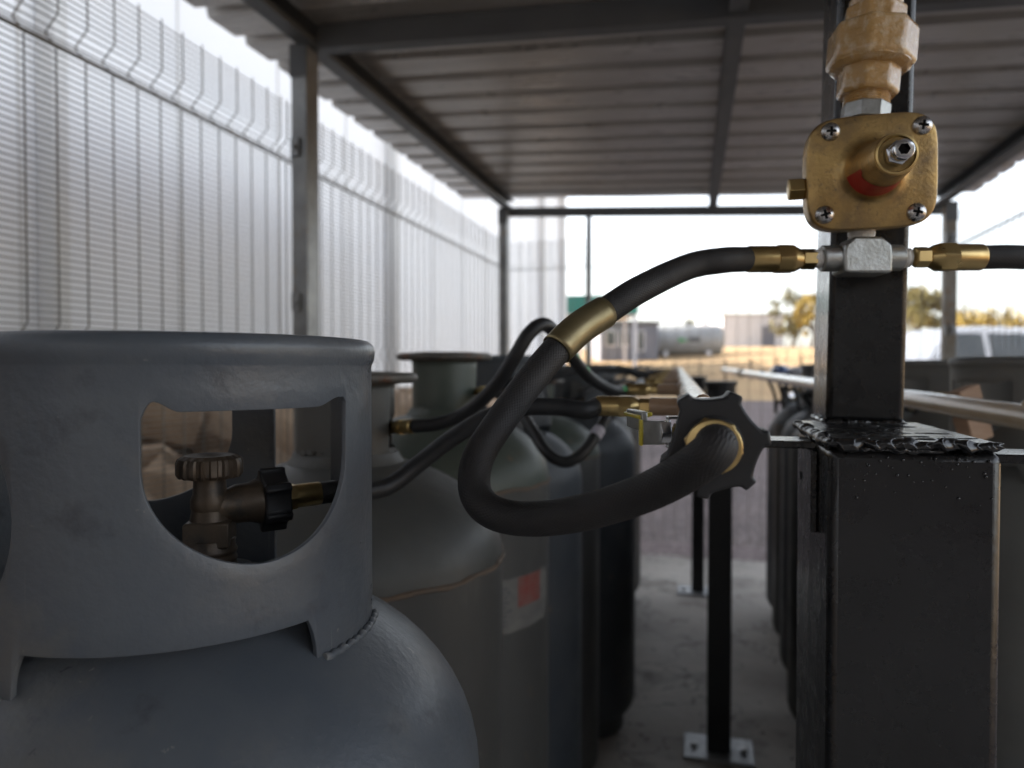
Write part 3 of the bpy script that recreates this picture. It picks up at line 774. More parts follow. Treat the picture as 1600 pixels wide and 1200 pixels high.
mb = MB(); mb.hexa(P(1044, 675, .372), sd, .0062, -.001, .0045, 6, .1, UP, PI / 6); mb.build('lever_nut', M['chrome'], bv, bevel=.0003)
lv = P(1018, 676, .372); MR = Matrix((RT, FW, UP)).transposed()
mb = MB(); mb.box(lv + RT * .0010, (.0115, .0030, .0125), MR); mb.box(lv - RT * .0035 + FW * .025 + UP * .0055, (.0030, .050, .0105), MR)
lvo = mb.build('lever', M['zinc'], bv, bevel=.0006)
mb = MB(); mb.box(lv - RT * .0055, (.0016, .0050, .0135), MR); mb.box(lv - RT * .0022 + FW * .03 + UP * .0085, (.0072, .052, .0022), MR @ Matrix.Rotation(-.30, 3, 'Y')); mb.build('lever_grip', M['yellow'], lvo, bevel=.0006)
mb = MB(); mb.lathe([(.004, -.004), (.0052, -.003), (.0052, .001), (.003, .0035), (.001, .004)], man(.46) + UP * .0142 + axis * .0, UP, n=16); mb.build('weld_dot', M['socket'], ml)

# --- big loop hose from the tee to the hand nut on the manifold
TZ = .560
teeL = P(1168, 405, TZ)
pts = [teeL, P(1128, 407, .541), P(1075, 417, .534), P(1000, 452, .50), P(950, 484, .485), P(905, 513, .47), P(865, 552, .458), P(825, 600, .448), P(783, 657, .440), P(752, 705, .432), P(741, 742, .424), P(745, 775, .416), P(766, 798, .408), P(802, 809, .400), P(850, 810, .390), P(905, 802, .378), P(960, 787, .365), P(1015, 767, .350), P(1060, 744, .336), P(1094, 722, .324), P(1113, 706, .319), P(1119, 696, .322), nut_c]
lh, path = hose('thick black braided hose looping from the steel tee down to the black star nut', pts, .0097, 'hose', 0, 0, step=8)
hose_fitting(lh, teeL, RT)
k = 5 * 8
mb = MB(); seg = path[k - 7:k + 8]; mb.tube(seg, .0110, 32, caps=False); rg = mb.build('crimped_sleeve', M['dullbrass'], lh)
so = rg.modifiers.new('s', 'SOLIDIFY'); so.thickness = .0012; so.offset = -1
# star nut
nax = -axis
F = frame(nax, UP)
hintv = UP
angs = [R_(a) for a in (-154, -100, -48, 8, 60, 119)]
# frame(): x = hint direction (up), y = axis x up  -> convert picture angles
rtv = nax.cross(UP); sgn = 1 if rtv.dot(RT) > 0 else -1
angs = sorted(((PI / 2 - a) * 1) % (2 * PI) if False else ((a - PI / 2) * (1 if sgn < 0 else -1)) % (2 * PI) for a in [R_(q) for q in (-154, -48, 8, 66, 122, -101)])
mb = MB(); mb.prism(star_outline(.0262, 6, .66, 9, angs), nut_c + nax * .0, nax, -.022, .0, UP)
st = mb.build('star_nut', M['plastic'], lh, bevel=.0028, seg=4)
mb = MB(); mb.lathe([(.0135, -.002), (.0140, .0012), (.0140, .0012), (.0118, .0030)], nut_c, nax, n=40); mb.build('nut_recess_shade', M['dark'], st)  # dark ring on the nut face, painted shade of a recess
mb = MB(); mb.hexa(nut_c, nax, .0136, -.001, .0070, 6, .10, UP, .3); mb.lathe([(.0126, .006), (.0126, .0100), (.0098, .0106)], nut_c, nax, n=36); mb.build('brass_ring', M['brass'], lh, bevel=.0004)

# --- pigtail hoses
def A_outlet(o, r=.032, lift=.0):
    a = R_(33) + WA; v = VOFF + Vector((r * math.cos(a), r * math.sin(a), 1.1115 + r * .03 + lift))
    return o.matrix_world @ v, (o.matrix_world.to_3x3() @ Vector((math.cos(a), math.sin(a), .03))).normalized()
def B_outlet(o, r=.046):
    a = R_(20); return o.matrix_world @ Vector((r * math.cos(a), r * math.sin(a), 1.146)), (o.matrix_world.to_3x3() @ Vector((math.cos(a), math.sin(a), 0))).normalized()
def pig_end(root, pos, d, s=.78, starnut=False):
    pos = Vector(pos); d = Vector(d).normalized()
    if starnut:
        mb = MB(); mb.prism(star_outline(.0215, 6), pos, d, .0, .017, (0, 0, 1)); mb.build('star_nut', M['plastic'], root, bevel=.0014)
        return pos + d * .017
    return pos
r2 = .0078
# first cylinder
o1, d1 = A_outlet(CYL['L1'])
h0 = o1 + d1 * .040
e1, ed1 = OUT[0]; hose_end = e1 + ed1 * (.052 * .88)
pts = [h0, h0 + d1 * .018, P(530, 770, .585), P(575, 768, .612), P(612, 757, .628), P(655, 724, .638), P(705, 686, .640), P(760, 653, .638), P(815, 637, .634), P(870, 636, .629), P(915, 641, .625), hose_end]
g, pth = hose('black hose running from the blue-grey foreground cylinder to the first manifold socket', pts, r2, 'hose2', 0, 0, 'pigtail hoses')
hose_fitting(g, h0, -d1, .78); pig_end(g, o1 - d1 * .001, d1, starnut=True)
hose_fitting(g, hose_end, -ed1, .88)
# second cylinder
o2, d2 = B_outlet(CYL['L2']); h2 = o2 + d2 * .052
e2, ed2 = OUT[1]; he2 = e2 + ed2 * (.052 * .88)
b2 = P(645, 666, .825)
pts = [b2, P(690, 661, .82), P(735, 640, .81), P(775, 602, .79), P(803, 560, .775), P(826, 522, .775), P(850, 507, .79), P(873, 527, .83), P(897, 562, .88), P(925, 592, .94), P(958, 610, .99), he2]
g, pth = hose('black hose with green printing arching high from the weathered grey cylinder behind the loop', pts, r2, 'hose2', 0, 0, 'pigtail hoses', prints=[(66, 69, 30, 100), (71, 73, 30, 100), (77, 80, 20, 90), (84, 86, 20, 90), (104, 107, 40, 100)])
hose_fitting(g, b2, (o2 - b2), .82); hose_fitting(g, he2, -ed2, .88)
mb = MB(); mb.lathe([(.0075, -.004), (.0075, .04)], o2, (b2 - o2), n=16); mb.build('inlet_stub', M['brass'], g)
# third
o3, d3 = B_outlet(CYL['L3']); b3 = P(768, 612, 1.25); e3, ed3 = OUT[2]; he3 = e3 + ed3 * .042
pts = [b3, P(790, 622, 1.20), P(812, 640, 1.12), P(832, 672, 1.04), P(855, 707, .99), P(884, 722, .98), P(912, 706, .98), P(936, 672, 1.0), P(957, 637, 1.08), P(990, 610, 1.25), he3]
g, pth = hose('black hose from the green-topped cylinder sagging low with a pale tag on it', pts, .0082, 'hose2', 0, 0, 'pigtail hoses', tags=(67,))
hose_fitting(g, b3, (o3 - b3), .9); hose_fitting(g, he3, -ed3, .80)
mb = MB(); mb.lathe([(.0075, -.006), (.0075, .03)], o3, (b3 - o3), n=16); mb.build('inlet_stub', M['brass'], g)
descr = ['slate grey cylinder', 'pale green cylinder', 'near-black aisle cylinder', 'grey cylinder past the near-black one', 'second last dark cylinder', 'last cylinder']
def pig(oname, kind, e, ed, label, group, sag=.0, up=.06, star=True):
    o = CYL[oname]
    p, d = (A_outlet(o) if kind == 'A' else B_outlet(o))
    f = .040 if kind == 'A' else .046
    a = p + d * f; b = Vector(e) + Vector(ed) * .042
    m1 = a + d * .06 + Vector((0, 0, up)); m2 = b + Vector(ed) * .07 + Vector((0, 0, -sag)); mid = (m1 + m2) / 2 + Vector((0, 0, up * .4 - sag * .6))
    g, pth = hose(label, [a, a + d * .025 + Vector((0, 0, up * .25)), m1, mid, m2, b + Vector(ed) * .02, b], .0082, 'hose2', 0, 0, group, step=6)
    if star and kind == 'A': pig_end(g, p, d, starnut=True)
    else:
        mb = MB(); mb.lathe([(.0075, 0), (.0075, .015)], p, d, n=12); mb.build('inlet_stub', M['brass'], g)
    hose_fitting(g, a, -d, .78); hose_fitting(g, b, -Vector(ed), .8)
for i, (kname, kind, sag, up) in enumerate((('L4', 'A', -.02, .02), ('L5', 'B', -.01, .03), ('L6', 'A', .03, .05), ('L7', 'A', .0, .07), ('L8', 'A', .05, .02), ('L9', 'B', .0, .05))):
    e, ed = OUT[3 + i]
    pig(kname, kind, e, ed, 'black hose joining the %s to the left manifold' % descr[i], 'pigtail hoses', sag, up)

# --- manifold on the right
ra = P(1130, 578, 4.5); rb = P(1720, 671, .665)
mr = empty('gas_manifold', (ra + rb) / 2, 'glossy beige gas manifold pipe on the right passing behind the black post', 'manifold')
MB().tube([rb + (ra - rb) * (i / 24) for i in range(25)], .0152, 28).build('pipe', M['ochrepipe'], mr)
mb = MB(); rax = (ra - rb).normalized(); mb.lathe([(.0175, -.004), (.0175, .02)], ra, rax, n=24); mb.build('end_cap', M['ochrepipe'], mr)
mb = MB(); mb.lathe([(.0155, -.012), (.021, -.010), (.021, .010), (.0155, .012)], rb + (ra - rb) * .74, rax, n=24); mb.build('pipe_clamp', M['blackmatt'], mr)
rd = Vector((1, 0, 0)); rd = (rd - rax * rd.dot(rax)).normalized(); ROUT = []
for yy in (1.38, 1.82, 2.2, 2.62, 3.0, 3.35, 3.72):
    t = (yy - rb.y) / (ra.y - rb.y); q = rb + (ra - rb) * t
    mb = MB(); mb.lathe([(.0085, .010), (.0085, .046), (.006, .0465)], q, rd, n=20); so = mb.build('socket', M['socket'], mr)
    mb = MB(); mb.lathe([(.0108, 0), (.0108, .019), (.0088, .021)], q, rd, n=20); mb.build('weld_collar', M['socket'], so)
    ROUT.append((q + rd * .046, rd))
mb = MB(); q = P(1568, 640, .775); mb.lathe([(.008, 0), (.008, .004), (.005, .007), (.001, .008)], rb + (ra - rb) * .033 + UP * .0135, UP, n=16); mb.build('weld_dot', M['ochrepipe'], mr)
rdesc = ['nearest right-hand cylinder', 'second right-hand cylinder', 'third right-hand cylinder', 'fourth right-hand cylinder', 'fifth right-hand cylinder', 'sixth right-hand cylinder', 'farthest right-hand cylinder']
for i, (kname, kind) in enumerate((('R1', 'A'), ('R2', 'A'), ('R3', 'B'), ('R4', 'A'), ('R5', 'A'), ('R6', 'B'), ('R7', 'A'))):
    e, ed = ROUT[i]
    pig(kname, kind, e, ed, 'black hose joining the %s to the right manifold' % rdesc[i], 'hoses on the right manifold', (.02, .08, .14, .06, .16, .18, .10)[i], (.0, .01, -.02, .0, -.04, .0, -.02)[i])

# ------------------------------------------------------------------ black steel stand
X0, X1, Y0, Y1, ZT = .0775, .1757, .495, .655, 1.1550
sd_ = empty('steel_stand', (.12, .57, 0), 'black painted steel column with a narrower upright welded on top, carrying the regulator', 'stand')
mb = MB(); mb.lo_hi((X0, Y0, .012), (X1, Y1, ZT - .006)); mb.build('base_column', M['black'], sd_, bevel=.006, seg=3)
mb = MB(); mb.lo_hi((X0 - .06, Y0 - .05, 0), (X1 + .06, Y1 + .05, .012)); mb.build('base_plate', M['plate'], sd_)
mb = MB(); mb.lo_hi((X0 + .001, Y0 + .001, ZT - .005), (X1 - .001, Y1 + .02, ZT)); mb.build('cap_plate', M['black'], sd_, bevel=.0015)
# upright, leaning a little to the right
lean = R_(1.0)
Lm = Matrix.Translation((.131, .70, ZT)) @ Matrix.Rotation(lean, 4, 'Y')
mb = MB(); w_, d_ = .0605, .082
mb.box((0, 0, .68), (w_, d_, 1.36)); mb.v = [Lm @ (v + Vector((0, 0, 0))) for v in mb.v]
mb.build('upright', M['black'], sd_, bevel=.005, seg=3)
def bead(mb, a, b, r, n, seed, flat=.8, wander=.35, lumps=.30):
    "one fused weld run: a flattened tube with ripples, lumps and sags"
    rnd = random.Random(seed); a = Vector(a); b = Vector(b); L_ = (b - a).length; F = frame(b - a)
    m = max(30, int(L_ / .00045)); K = 14
    ctl = [[rnd.uniform(-1, 1) for _ in range(n + 3)] for _ in range(4)]
    def nz(c, t):
        u = t * n; i = int(u); f = u - i; f = f * f * (3 - 2 * f); return c[i] * (1 - f) + c[i + 1] * f
    vs = []; ph0 = rnd.random(); rip = max(4, n * .9)
    for i in range(m + 1):
        t = i / m
        saw = (t * rip + .25 * nz(ctl[3], t) + ph0) % 1
        rr = r * (1 + lumps * nz(ctl[0], t) + .16 * (saw ** 2 - .4)) * min(1, (.35 + 9 * min(t, 1 - t)) if min(t, 1 - t) < .07 else 1)
        c = a + (b - a) * t + Vector((0, 0, -abs(nz(ctl[1], t)) * r * wander)) + F.col[1] * (nz(ctl[2], t) * r * wander * .6)
        for q in range(K):
            ph = 2 * PI * q / K; o = F @ Vector((math.cos(ph), math.sin(ph), 0)) * rr
            o = o + (b - a).normalized() * (.5 * r * math.cos(ph * 2 + seed))
            o.z *= flat; vs.append(c + o)
    mb.add(vs, [(i * K + q, i * K + (q + 1) % K, (i + 1) * K + (q + 1) % K, (i + 1) * K + q) for i in range(m) for q in range(K)] + [tuple(range(K))[::-1], tuple(m * K + q for q in range(K))])
def weld(a, b, r, n, seed, **k):
    mb = MB(); bead(mb, a, b, r, n, seed, **k); mb.build('weld_bead', M['weld'], sd_, ang=75)
weld((X0 + .001, Y0 + .001, ZT - .0012), (X1 - .001, Y0 + .001, ZT - .0012), .0038, 15, 1, flat=.95, wander=.6, lumps=.42)
weld((X0 + .006, Y0 + .0008, ZT - .0048), (X1 - .03, Y0 + .0008, ZT - .0044), .0022, 9, 21, wander=.9, lumps=.6)
weld((X0 + .001, Y0 + .001, ZT - .002), (X0 + .0005, Y1 + .012, ZT - .002), .0042, 24, 2, flat=.9, lumps=.35)
weld((X1 - .002, Y0 + .002, ZT - .003), (X1 - .002, Y1 + .012, ZT - .003), .0032, 20, 3)
weld((.102, .6575, ZT + .0005), (.162, .6575, ZT + .0005), .0030, 11, 5, lumps=.5)
weld((.1005, .66, ZT + .0005), (.1005, .735, ZT + .0005), .0026, 12, 6)
rnd = random.Random(9)
for i in range(18):
    x = rnd.uniform(X0 + .016, X1 - .016); yv = rnd.uniform(Y0 + .010, Y1 - .02); hl = rnd.uniform(.006, .018); sk_ = rnd.uniform(-.006, .006)
    mb = MB(); bead(mb, (max(X0 + .004, x - hl), yv, ZT + .0002), (min(X1 - .004, x + hl), yv + sk_, ZT + .0002), rnd.uniform(.0010, .0024), 5, 100 + i, .35, .1, .4); mb.build('paint_ridge', M['weld'], sd_, ang=75)
for i in range(46):
    t = rnd.random(); c = Vector((X0 + .006 + (X1 - X0 - .012) * rnd.random(), Y0 - .0004, ZT - .010 - .030 * rnd.random() ** 2))
    rr = rnd.uniform(.0004, .0011); mb = MB(); mb.lathe([(rr * .2, .0009 * rr / .0008), (rr * .8, .0006 * rr / .0008), (rr, 0), (rr, -.0004)][::-1], c, (0, -1, 0), n=9); mb.build('weld_spatter', M['weld'], sd_)
# angle cleat and flat bars
mb = MB(); mb.lo_hi((X0 - .0045, Y0 + .045, 1.085), (X0, Y0 + .120, ZT - .012)); cl = mb.build('side_cleat', M['black'], sd_, bevel=.001)
mb = MB(); mb.lathe([(.0035, 0), (.0035, .0004)], (X0 - .0046, Y0 + .098, 1.118), (-1, 0, 0), n=20); mb.build('slot_hole_shade', M['dark'], cl)  # flat dark disc stands in for the shade inside a hole
mb = MB(); mb.lo_hi((-.025, .555, 1.1425), (X0 + .002, .592, 1.1480)); mb.build('flat_bar', M['black'], sd_, bevel=.0008)
mb = MB(); mb.lo_hi((X1 - .002, .500, 1.1425), (.46, .537, 1.1480)); mb.build('flat_bar', M['black'], sd_, bevel=.0008)

# ------------------------------------------------------------------ regulator
base = P(1361, 269, .536); tip = P(1405, 238, .472)
Nn = (tip - base).normalized()
vup = (UP - Nn * UP.dot(Nn)).normalized(); vrt = vup.cross(Nn)   # right in the picture
rot = Matrix.Rotation(R_(1.2), 3, Nn); vup = rot @ vup; vrt = rot @ vrt
FR = Matrix((vrt, vup, Nn)).transposed()
rg = empty('gas_regulator', base, 'square cast brass gas regulator with four cross-head screws and a red-marked adjuster', 'regulator')
def sup(a, b, n, k=96):
    out = []
    for i in range(k):
        t = 2 * PI * i / k; c, s_ = math.cos(t), math.sin(t)
        out.append((a * math.copysign(abs(c) ** (2 / n), c), b * math.copysign(abs(s_) ** (2 / n), s_)))
    return out
HW, HH, EX = .0455, .0420, 4.6
def plate(name, layers, mat, hub=None, bev=0):
    mb = MB(); vs = []; k = 96
    for (sc_, h) in layers:
        for x, y_ in sup(HW * sc_, HH * sc_, EX): vs.append(base + FR @ Vector((x, y_, h)))
    fs = [(j * k + i, j * k + (i + 1) % k, (j + 1) * k + (i + 1) % k, (j + 1) * k + i) for j in range(len(layers) - 1) for i in range(k)]
    if hub:
        for (r, h) in hub:
            for i in range(k):
                t = 2 * PI * i / k
                c, s_ = math.cos(t), math.sin(t)
                vs.append(base + FR @ Vector((r * c, r * s_, h)))
        n0 = len(layers)
        fs += [(j * k + i, j * k + (i + 1) % k, (j + 1) * k + (i + 1) % k, (j + 1) * k + i) for j in range(n0 - 1, n0 + len(hub) - 1) for i in range(k)]
        fs.append(tuple((n0 + len(hub) - 1) * k + i for i in range(k)))
    else: fs.append(tuple((len(layers) - 1) * k + i for i in range(k)))
    fs.append(tuple(range(k - 1, -1, -1)))
    mb.add(vs, fs); return mb.build(name, mat, rg, ang=32)
plate('cover_plate', [(.985, -.0085), (1.0, -.0075), (1.0, -.0010), (.992, .0008), (.975, .0018), (.93, .0024), (.80, .0029)], M['reg_brass'],
      [(.0285, .0034), (.0245, .0040), (.0218, .0056), (.0200, .0090), (.0188, .0135), (.0178, .020), (.0166, .030), (.0158, .042), (.0152, .052), (.0143, .0575), (.0138, .0600)])
plate('rear_flange', [(.955, -.0205), (.985, -.0195), (.985, -.0095), (.96, -.0088)], M['reg_brass'])
mb = MB(); mb.lathe([(.030, 0), (.030, -.006), (.024, -.016), (.016, -.020), (.004, -.021)][::-1], base + Nn * (-.0205), Nn, n=48); mb.build('rear_body', M['reg_brass'], rg)
for (px, py) in ((1297, 207), (1440, 197), (1288, 336), (1431, 332)):
    # point on the plate plane
    d = (P(px, py, 1) - CAM); t = (base + Nn * .0012 - CAM).dot(Nn) / d.dot(Nn); c = CAM + d * t
    mb = MB(); mb.lathe([(.0066, .0), (.0070, .0006), (.0069, .0018), (.0060, .0034), (.0042, .0046), (.0020, .0051), (.0004, .0052)], c, Nn, n=40)
    sc = mb.build('screw', M['screw'], rg)
    cb = MB(); cr = Matrix.Rotation(random.uniform(-.3, .5), 3, Nn) @ FR
    cb.box(c + Nn * .0052, (.0070, .0019, .0058), cr); cut(sc, cb)
    cb = MB(); cb.box(c + Nn * .0052, (.0019, .0070, .0056), cr); cut(sc, cb)
# adjuster
tipc = base + Nn * .0600
mb = MB(); mb.lathe([(.0124, .0), (.0133, .0002), (.0133, .0014), (.0119, .0017), (.0110, -.0005), (.004, -.001)], tipc, Nn, n=48); mb.build('adjuster_ring', M['brass'], rg)
ad = MB(); ad.lathe([(.0042, 0), (.0042, .010)], tipc, Nn, n=24); ad.hexa(tipc, Nn, .0084, .0008, .0065, 6, .12, vup, .2)
an = ad.build('lock_nut', M['chrome'], rg, bevel=.0004)
mb = MB(); mb.lathe([(.0030, .006), (.0060, .0062), (.0066, .0072), (.0068, .0150), (.0062, .0162), (.003, .0163)], tipc, Nn, n=36); aj = mb.build('adjusting_screw', M['chrome'], rg, bevel=.0002)
cb = MB(); cb.hexa(tipc, Nn, .0038, .0110, .020, 6, .01, vup, .5); cut(aj, cb)
# red label round the lower half of the stub
mb = MB(); vs = []; K = 28
for i in range(K + 1):
    u = i / K; a = R_(-168 + 148 * u)
    hA = .0105 + .003 * u; hB = .0345 - .006 * abs(u - .4) + (.004 if u < .1 else 0)
    for q in range(9):
        h = hA + (hB - hA) * q / 8
        prof_ = [(.009, .0200), (.0135, .0188), (.020, .0178), (.030, .0166), (.042, .0158)]
        r = prof_[-1][1]
        for (ha, ra_), (hb, rb_) in zip(prof_, prof_[1:]):
            if ha <= h <= hb: r = ra_ + (rb_ - ra_) * (h - ha) / (hb - ha); break
        vs.append(base + FR @ Vector(((r + .0003) * math.cos(a), (r + .0003) * math.sin(a), h)))
mb.add(vs, [(i * 9 + q, (i + 1) * 9 + q, (i + 1) * 9 + q + 1, i * 9 + q + 1) for i in range(K) for q in range(8)]); mb.build('red_label', M['red'], rg)
# side plug
pc = base + FR @ Vector((-.0445, -.007, -.010))
mb = MB(); mb.hexa(pc, -vrt, .0090, .001, .0125, 6, .08, vup, .3); mb.lathe([(.0055, -.006), (.0055, .002)], pc, -vrt, n=20); mb.build('hexagon_plug', M['brass'], rg, bevel=.0004)

# pipe union above
A0 = P(1351, 188, .575); A1 = P(1369, 0, .575); uax = (A1 - A0).normalized(); Lu = (A1 - A0).length
def uy(py): return (188 - py) / 188 * Lu
pu = empty('pipe_union', A0, 'ochre painted pipe union with big octagonal nut above the regulator', 'pipe fitting')
mb = MB(); mb.hexa(A0, uax, .0185, uy(192), uy(166), 8, .06, -FW, .2); mb.build('steel_nipple', M['zinc'], pu, bevel=.0006)
mb = MB(); mb.lathe([(.0165, uy(170))] + [(.0165 + (.0009 if k % 2 else 0), uy(168) + (uy(138) - uy(168)) * k / 16) for k in range(17)] + [(.0165, uy(136))], A0, uax, n=40); mb.build('thread', M['orange'], pu)
def lumpyhex(r, p0, p1, n, rot):
    mb = MB(); mb.hexa(A0, uax, r, uy(p0), uy(p1), n, .10, -FW, rot); return mb
lumpyhex(.0235, 152, 102, 8, .25).build('lower_hexagon', M['orange'], pu, bevel=.0022, seg=3)
mb = MB(); mb.lathe([(.026, uy(113)), (.030, uy(107)), (.030, uy(100))], A0, uax, n=48); mb.build('union_skirt', M['orange'], pu)
lumpyhex(.0338, 108, 47, 8, .30).build('union_nut', M['orange'], pu, bevel=.003, seg=3)
lumpyhex(.0240, 52, 16, 8, .1).build('upper_hexagon', M['orange'], pu, bevel=.002, seg=3)
mb = MB(); mb.lathe([(.0185, uy(20)), (.0200, uy(14)), (.0200, uy(4)), (.0175, uy(0)), (.0172, uy(-500))], A0, uax, n=40); mb.build('riser_pipe', M['orange'], pu)

# tee below
te = empty('pipe_tee', P(1346, 403, TZ), 'zinc plated steel tee under the regulator with white tape on its threads', 'pipe fitting')
def tx(px): return P(px, 405 + (px - 1168) * (-3 / 365), TZ)
def seglathe(px0, px1, r, name, mat, n=40, root=te, bev=0.0006):
    a = tx(px0); b = tx(px1); mb = MB(); L2 = (b - a).length
    mb.lathe([(r * .93, 0), (r, .0008), (r, L2 - .0008), (r * .93, L2)], a, b - a, n=n); return mb.build(name, mat, root)
seglathe(1283, 1316, .0102, 'tee_end', M['zinc']); seglathe(1378, 1408, .0102, 'tee_end', M['zinc'])
cT = tx(1346)
outl = [(-.0185, -.0125), (-.0140, -.0132), (.0140, -.0132), (.0185, -.0125), (.0190, .0), (.0180, .0085), (.0120, .0135), (.0105, .0150), (-.0105, .0150), (-.0120, .0135), (-.0180, .0085), (-.0190, .0)]
mb = MB(); mb.prism([(y_, -x) for x, y_ in outl], cT, -FW, -.0118, .0118, UP); mb.build('tee_body', M['zinc'], te, bevel=.0022, seg=3)
for a_, b_ in ((1270, 1285), (1406, 1420)): 
    a = tx(a_); b = tx(b_); mb = MB(); L2 = (b - a).length
    mb.lathe([(.0070 + .0006 * math.sin(k * 2.2), L2 * k / 6) for k in range(7)], a, b - a, n=32, radf=lambda t, j: 1 + .04 * math.sin(5 * t + j)); mb.build('thread_tape', M['ptfe'], te)
nb = cT + UP * .0130; mb = MB(); mb.lathe([(.0098 + .0003 * math.sin(k * 2.6), .014 * k / 7) for k in range(8)] + [(.0098, .022)], nb, UP, n=32); mb.build('taped_nipple', M['ptfe'], te)
# right hand hose of the tee
teR = tx(1533)
g, pth = hose('black braided hose leaving the steel tee to the right edge of the picture', [teR, teR + RT * .03, teR + RT * .08 + FW * .006 - UP * .003, teR + RT * .16 + FW * .03 - UP * .03, teR + RT * .24 + FW * .10 - UP * .10, teR + RT * .27 + FW * .2 - UP * .2], .0093, 'hose')
hose_fitting(g, teR, -RT)

# ------------------------------------------------------------------ manifold support posts
for (px, py, z, w, lab) in ((1126, 1180, 2.23, .072, 'black square post carrying the left manifold, the nearer of two in the aisle'), (1092, 925, 3.84, .066, 'black square post carrying the left manifold, the farther of two in the aisle')):
    g0 = P(px, 600, z); x, y_ = g0.x, g0.y
    sp = empty('support_post', (x, y_, 0), lab, 'post', 'manifold posts in the aisle')
    mb = MB(); mb.lo_hi((x - w / 2, y_ - w / 2, .010), (x + w / 2, y_ + w / 2, 1.135)); mb.build('shaft', M['blackmatt'], sp, bevel=.004)
    mb = MB(); mb.lo_hi((x - .105, y_ - .075, 0), (x + .105, y_ + .075, .010)); bp = mb.build('base_plate', M['plate'], sp, bevel=.001)
    for dx in (-.075, .075):
        mb = MB(); mb.hexa((x + dx, y_ - .01, .010), (0, 0, 1), .011, 0, .012); mb.build('anchor_bolt', M['galv'], bp)
    mb = MB(); mb.lathe([(w * .62, 1.095), (w * .62, 1.150), (w * .70, 1.152), (w * .70, 1.162), (w * .6, 1.164)], (x, y_, 0), n=32); mb.build('cap', M['blackmatt'], sp)

gm = MB(); rnd = random.Random(31)
for i in range(260):
    yv = 4.7 - 3.6 * rnd.random() ** 3; xv = rnd.uniform(-.55, .8); rr = rnd.uniform(.0015, .0055)
    gm.lathe([(rr * .5, 0), (rr, rr * .4), (rr * .7, rr * .9), (rr * .2, rr * 1.1)], (xv, yv, 0), (rnd.uniform(-.3, .3), rnd.uniform(-.3, .3), 1), n=6)
o = gm.build('grit', M['gravel'], smooth=False); tag(o, 'loose gravel grit strewn over the concrete slab', 'gravel', kind='stuff')

# wooden block by the right manifold
wc = P(1515, 648, 1.02)
ob = empty('wooden_block', wc, 'small rough wooden block wedged behind the right beige pipe', 'block')
mb = MB(); WR = Matrix.Rotation(R_(-16), 3, FW) @ Matrix((RT, FW, UP)).transposed() @ Matrix.Rotation(R_(24), 3, 'Z')
mb.box(wc, (.046, .022, .078), WR); mb.build('block', M['wood'], ob, bevel=.002)

# ------------------------------------------------------------------ background
def gz(p): return terrain(p.x, p.y)
# storage tank
tk0 = P(1024, 532, 50); tk1 = P(1122, 531, 49.3); ax = (tk1 - tk0); ax.z = 0; L3_ = ax.length; ax.normalize(); rt = 1.04
tk = empty('storage_tank', (tk0 + tk1) / 2, 'long grey horizontal storage tank standing on saddles beyond the far fence', 'tank')
pr = [(.02, -.42)] + [(rt * math.sin(PI / 2 * k / 8), -.42 * math.cos(PI / 2 * k / 8)) for k in range(1, 9)] + [(rt, L3_)] + [(rt * math.cos(PI / 2 * k / 8), L3_ + .42 * math.sin(PI / 2 * k / 8)) for k in range(1, 8)] + [(.02, L3_ + .42)]
MB().lathe(pr, tk0, ax, n=48).build('shell', M['tank'], tk)
for t in (.16, .84):
    c = tk0 + ax * (L3_ * t); mb = MB(); g_ = gz(c) - .1; mb.box((c.x, c.y, (c.z - .75 + g_) / 2), (1.5, .3, max(.3, c.z - .75 - g_)), frame((0, 0, 1), Vector((-ax.y, ax.x, 0)))); mb.build('saddle', M['bgwhite'], tk)
mb = MB(); c = tk0 + ax * L3_ * .5 + Vector((0, 0, rt)); mb.lathe([(.25, -.05), (.25, .16), (.3, .16), (.3, .2)], c, n=20); mb.build('manhole', M['tank'], tk)
nrm = Vector((ax.y, -ax.x, 0)); nrm = nrm if nrm.dot(-FW) > 0 else -nrm
for t0, t1, zz, hh, mt in ((.36, .50, -.02, .30, 'print'), (.52, .70, .02, .34, 'bgroof')):
    mb = MB(); vs = []
    for i in range(9):
        u = t0 + (t1 - t0) * i / 8
        for q in range(5):
            z = zz + hh * (q / 4 - .5) * (1 if mt != 'print' else (1 - .8 * (i / 8)))
            vs.append(tk0 + ax * L3_ * u + nrm * (math.sqrt(rt * rt - z * z) + .008) + Vector((0, 0, z)))
    mb.add(vs, [(i * 5 + q, (i + 1) * 5 + q, (i + 1) * 5 + q + 1, i * 5 + q + 1) for i in range(8) for q in range(4)]); mb.build('tank_marking', M[mt], tk)
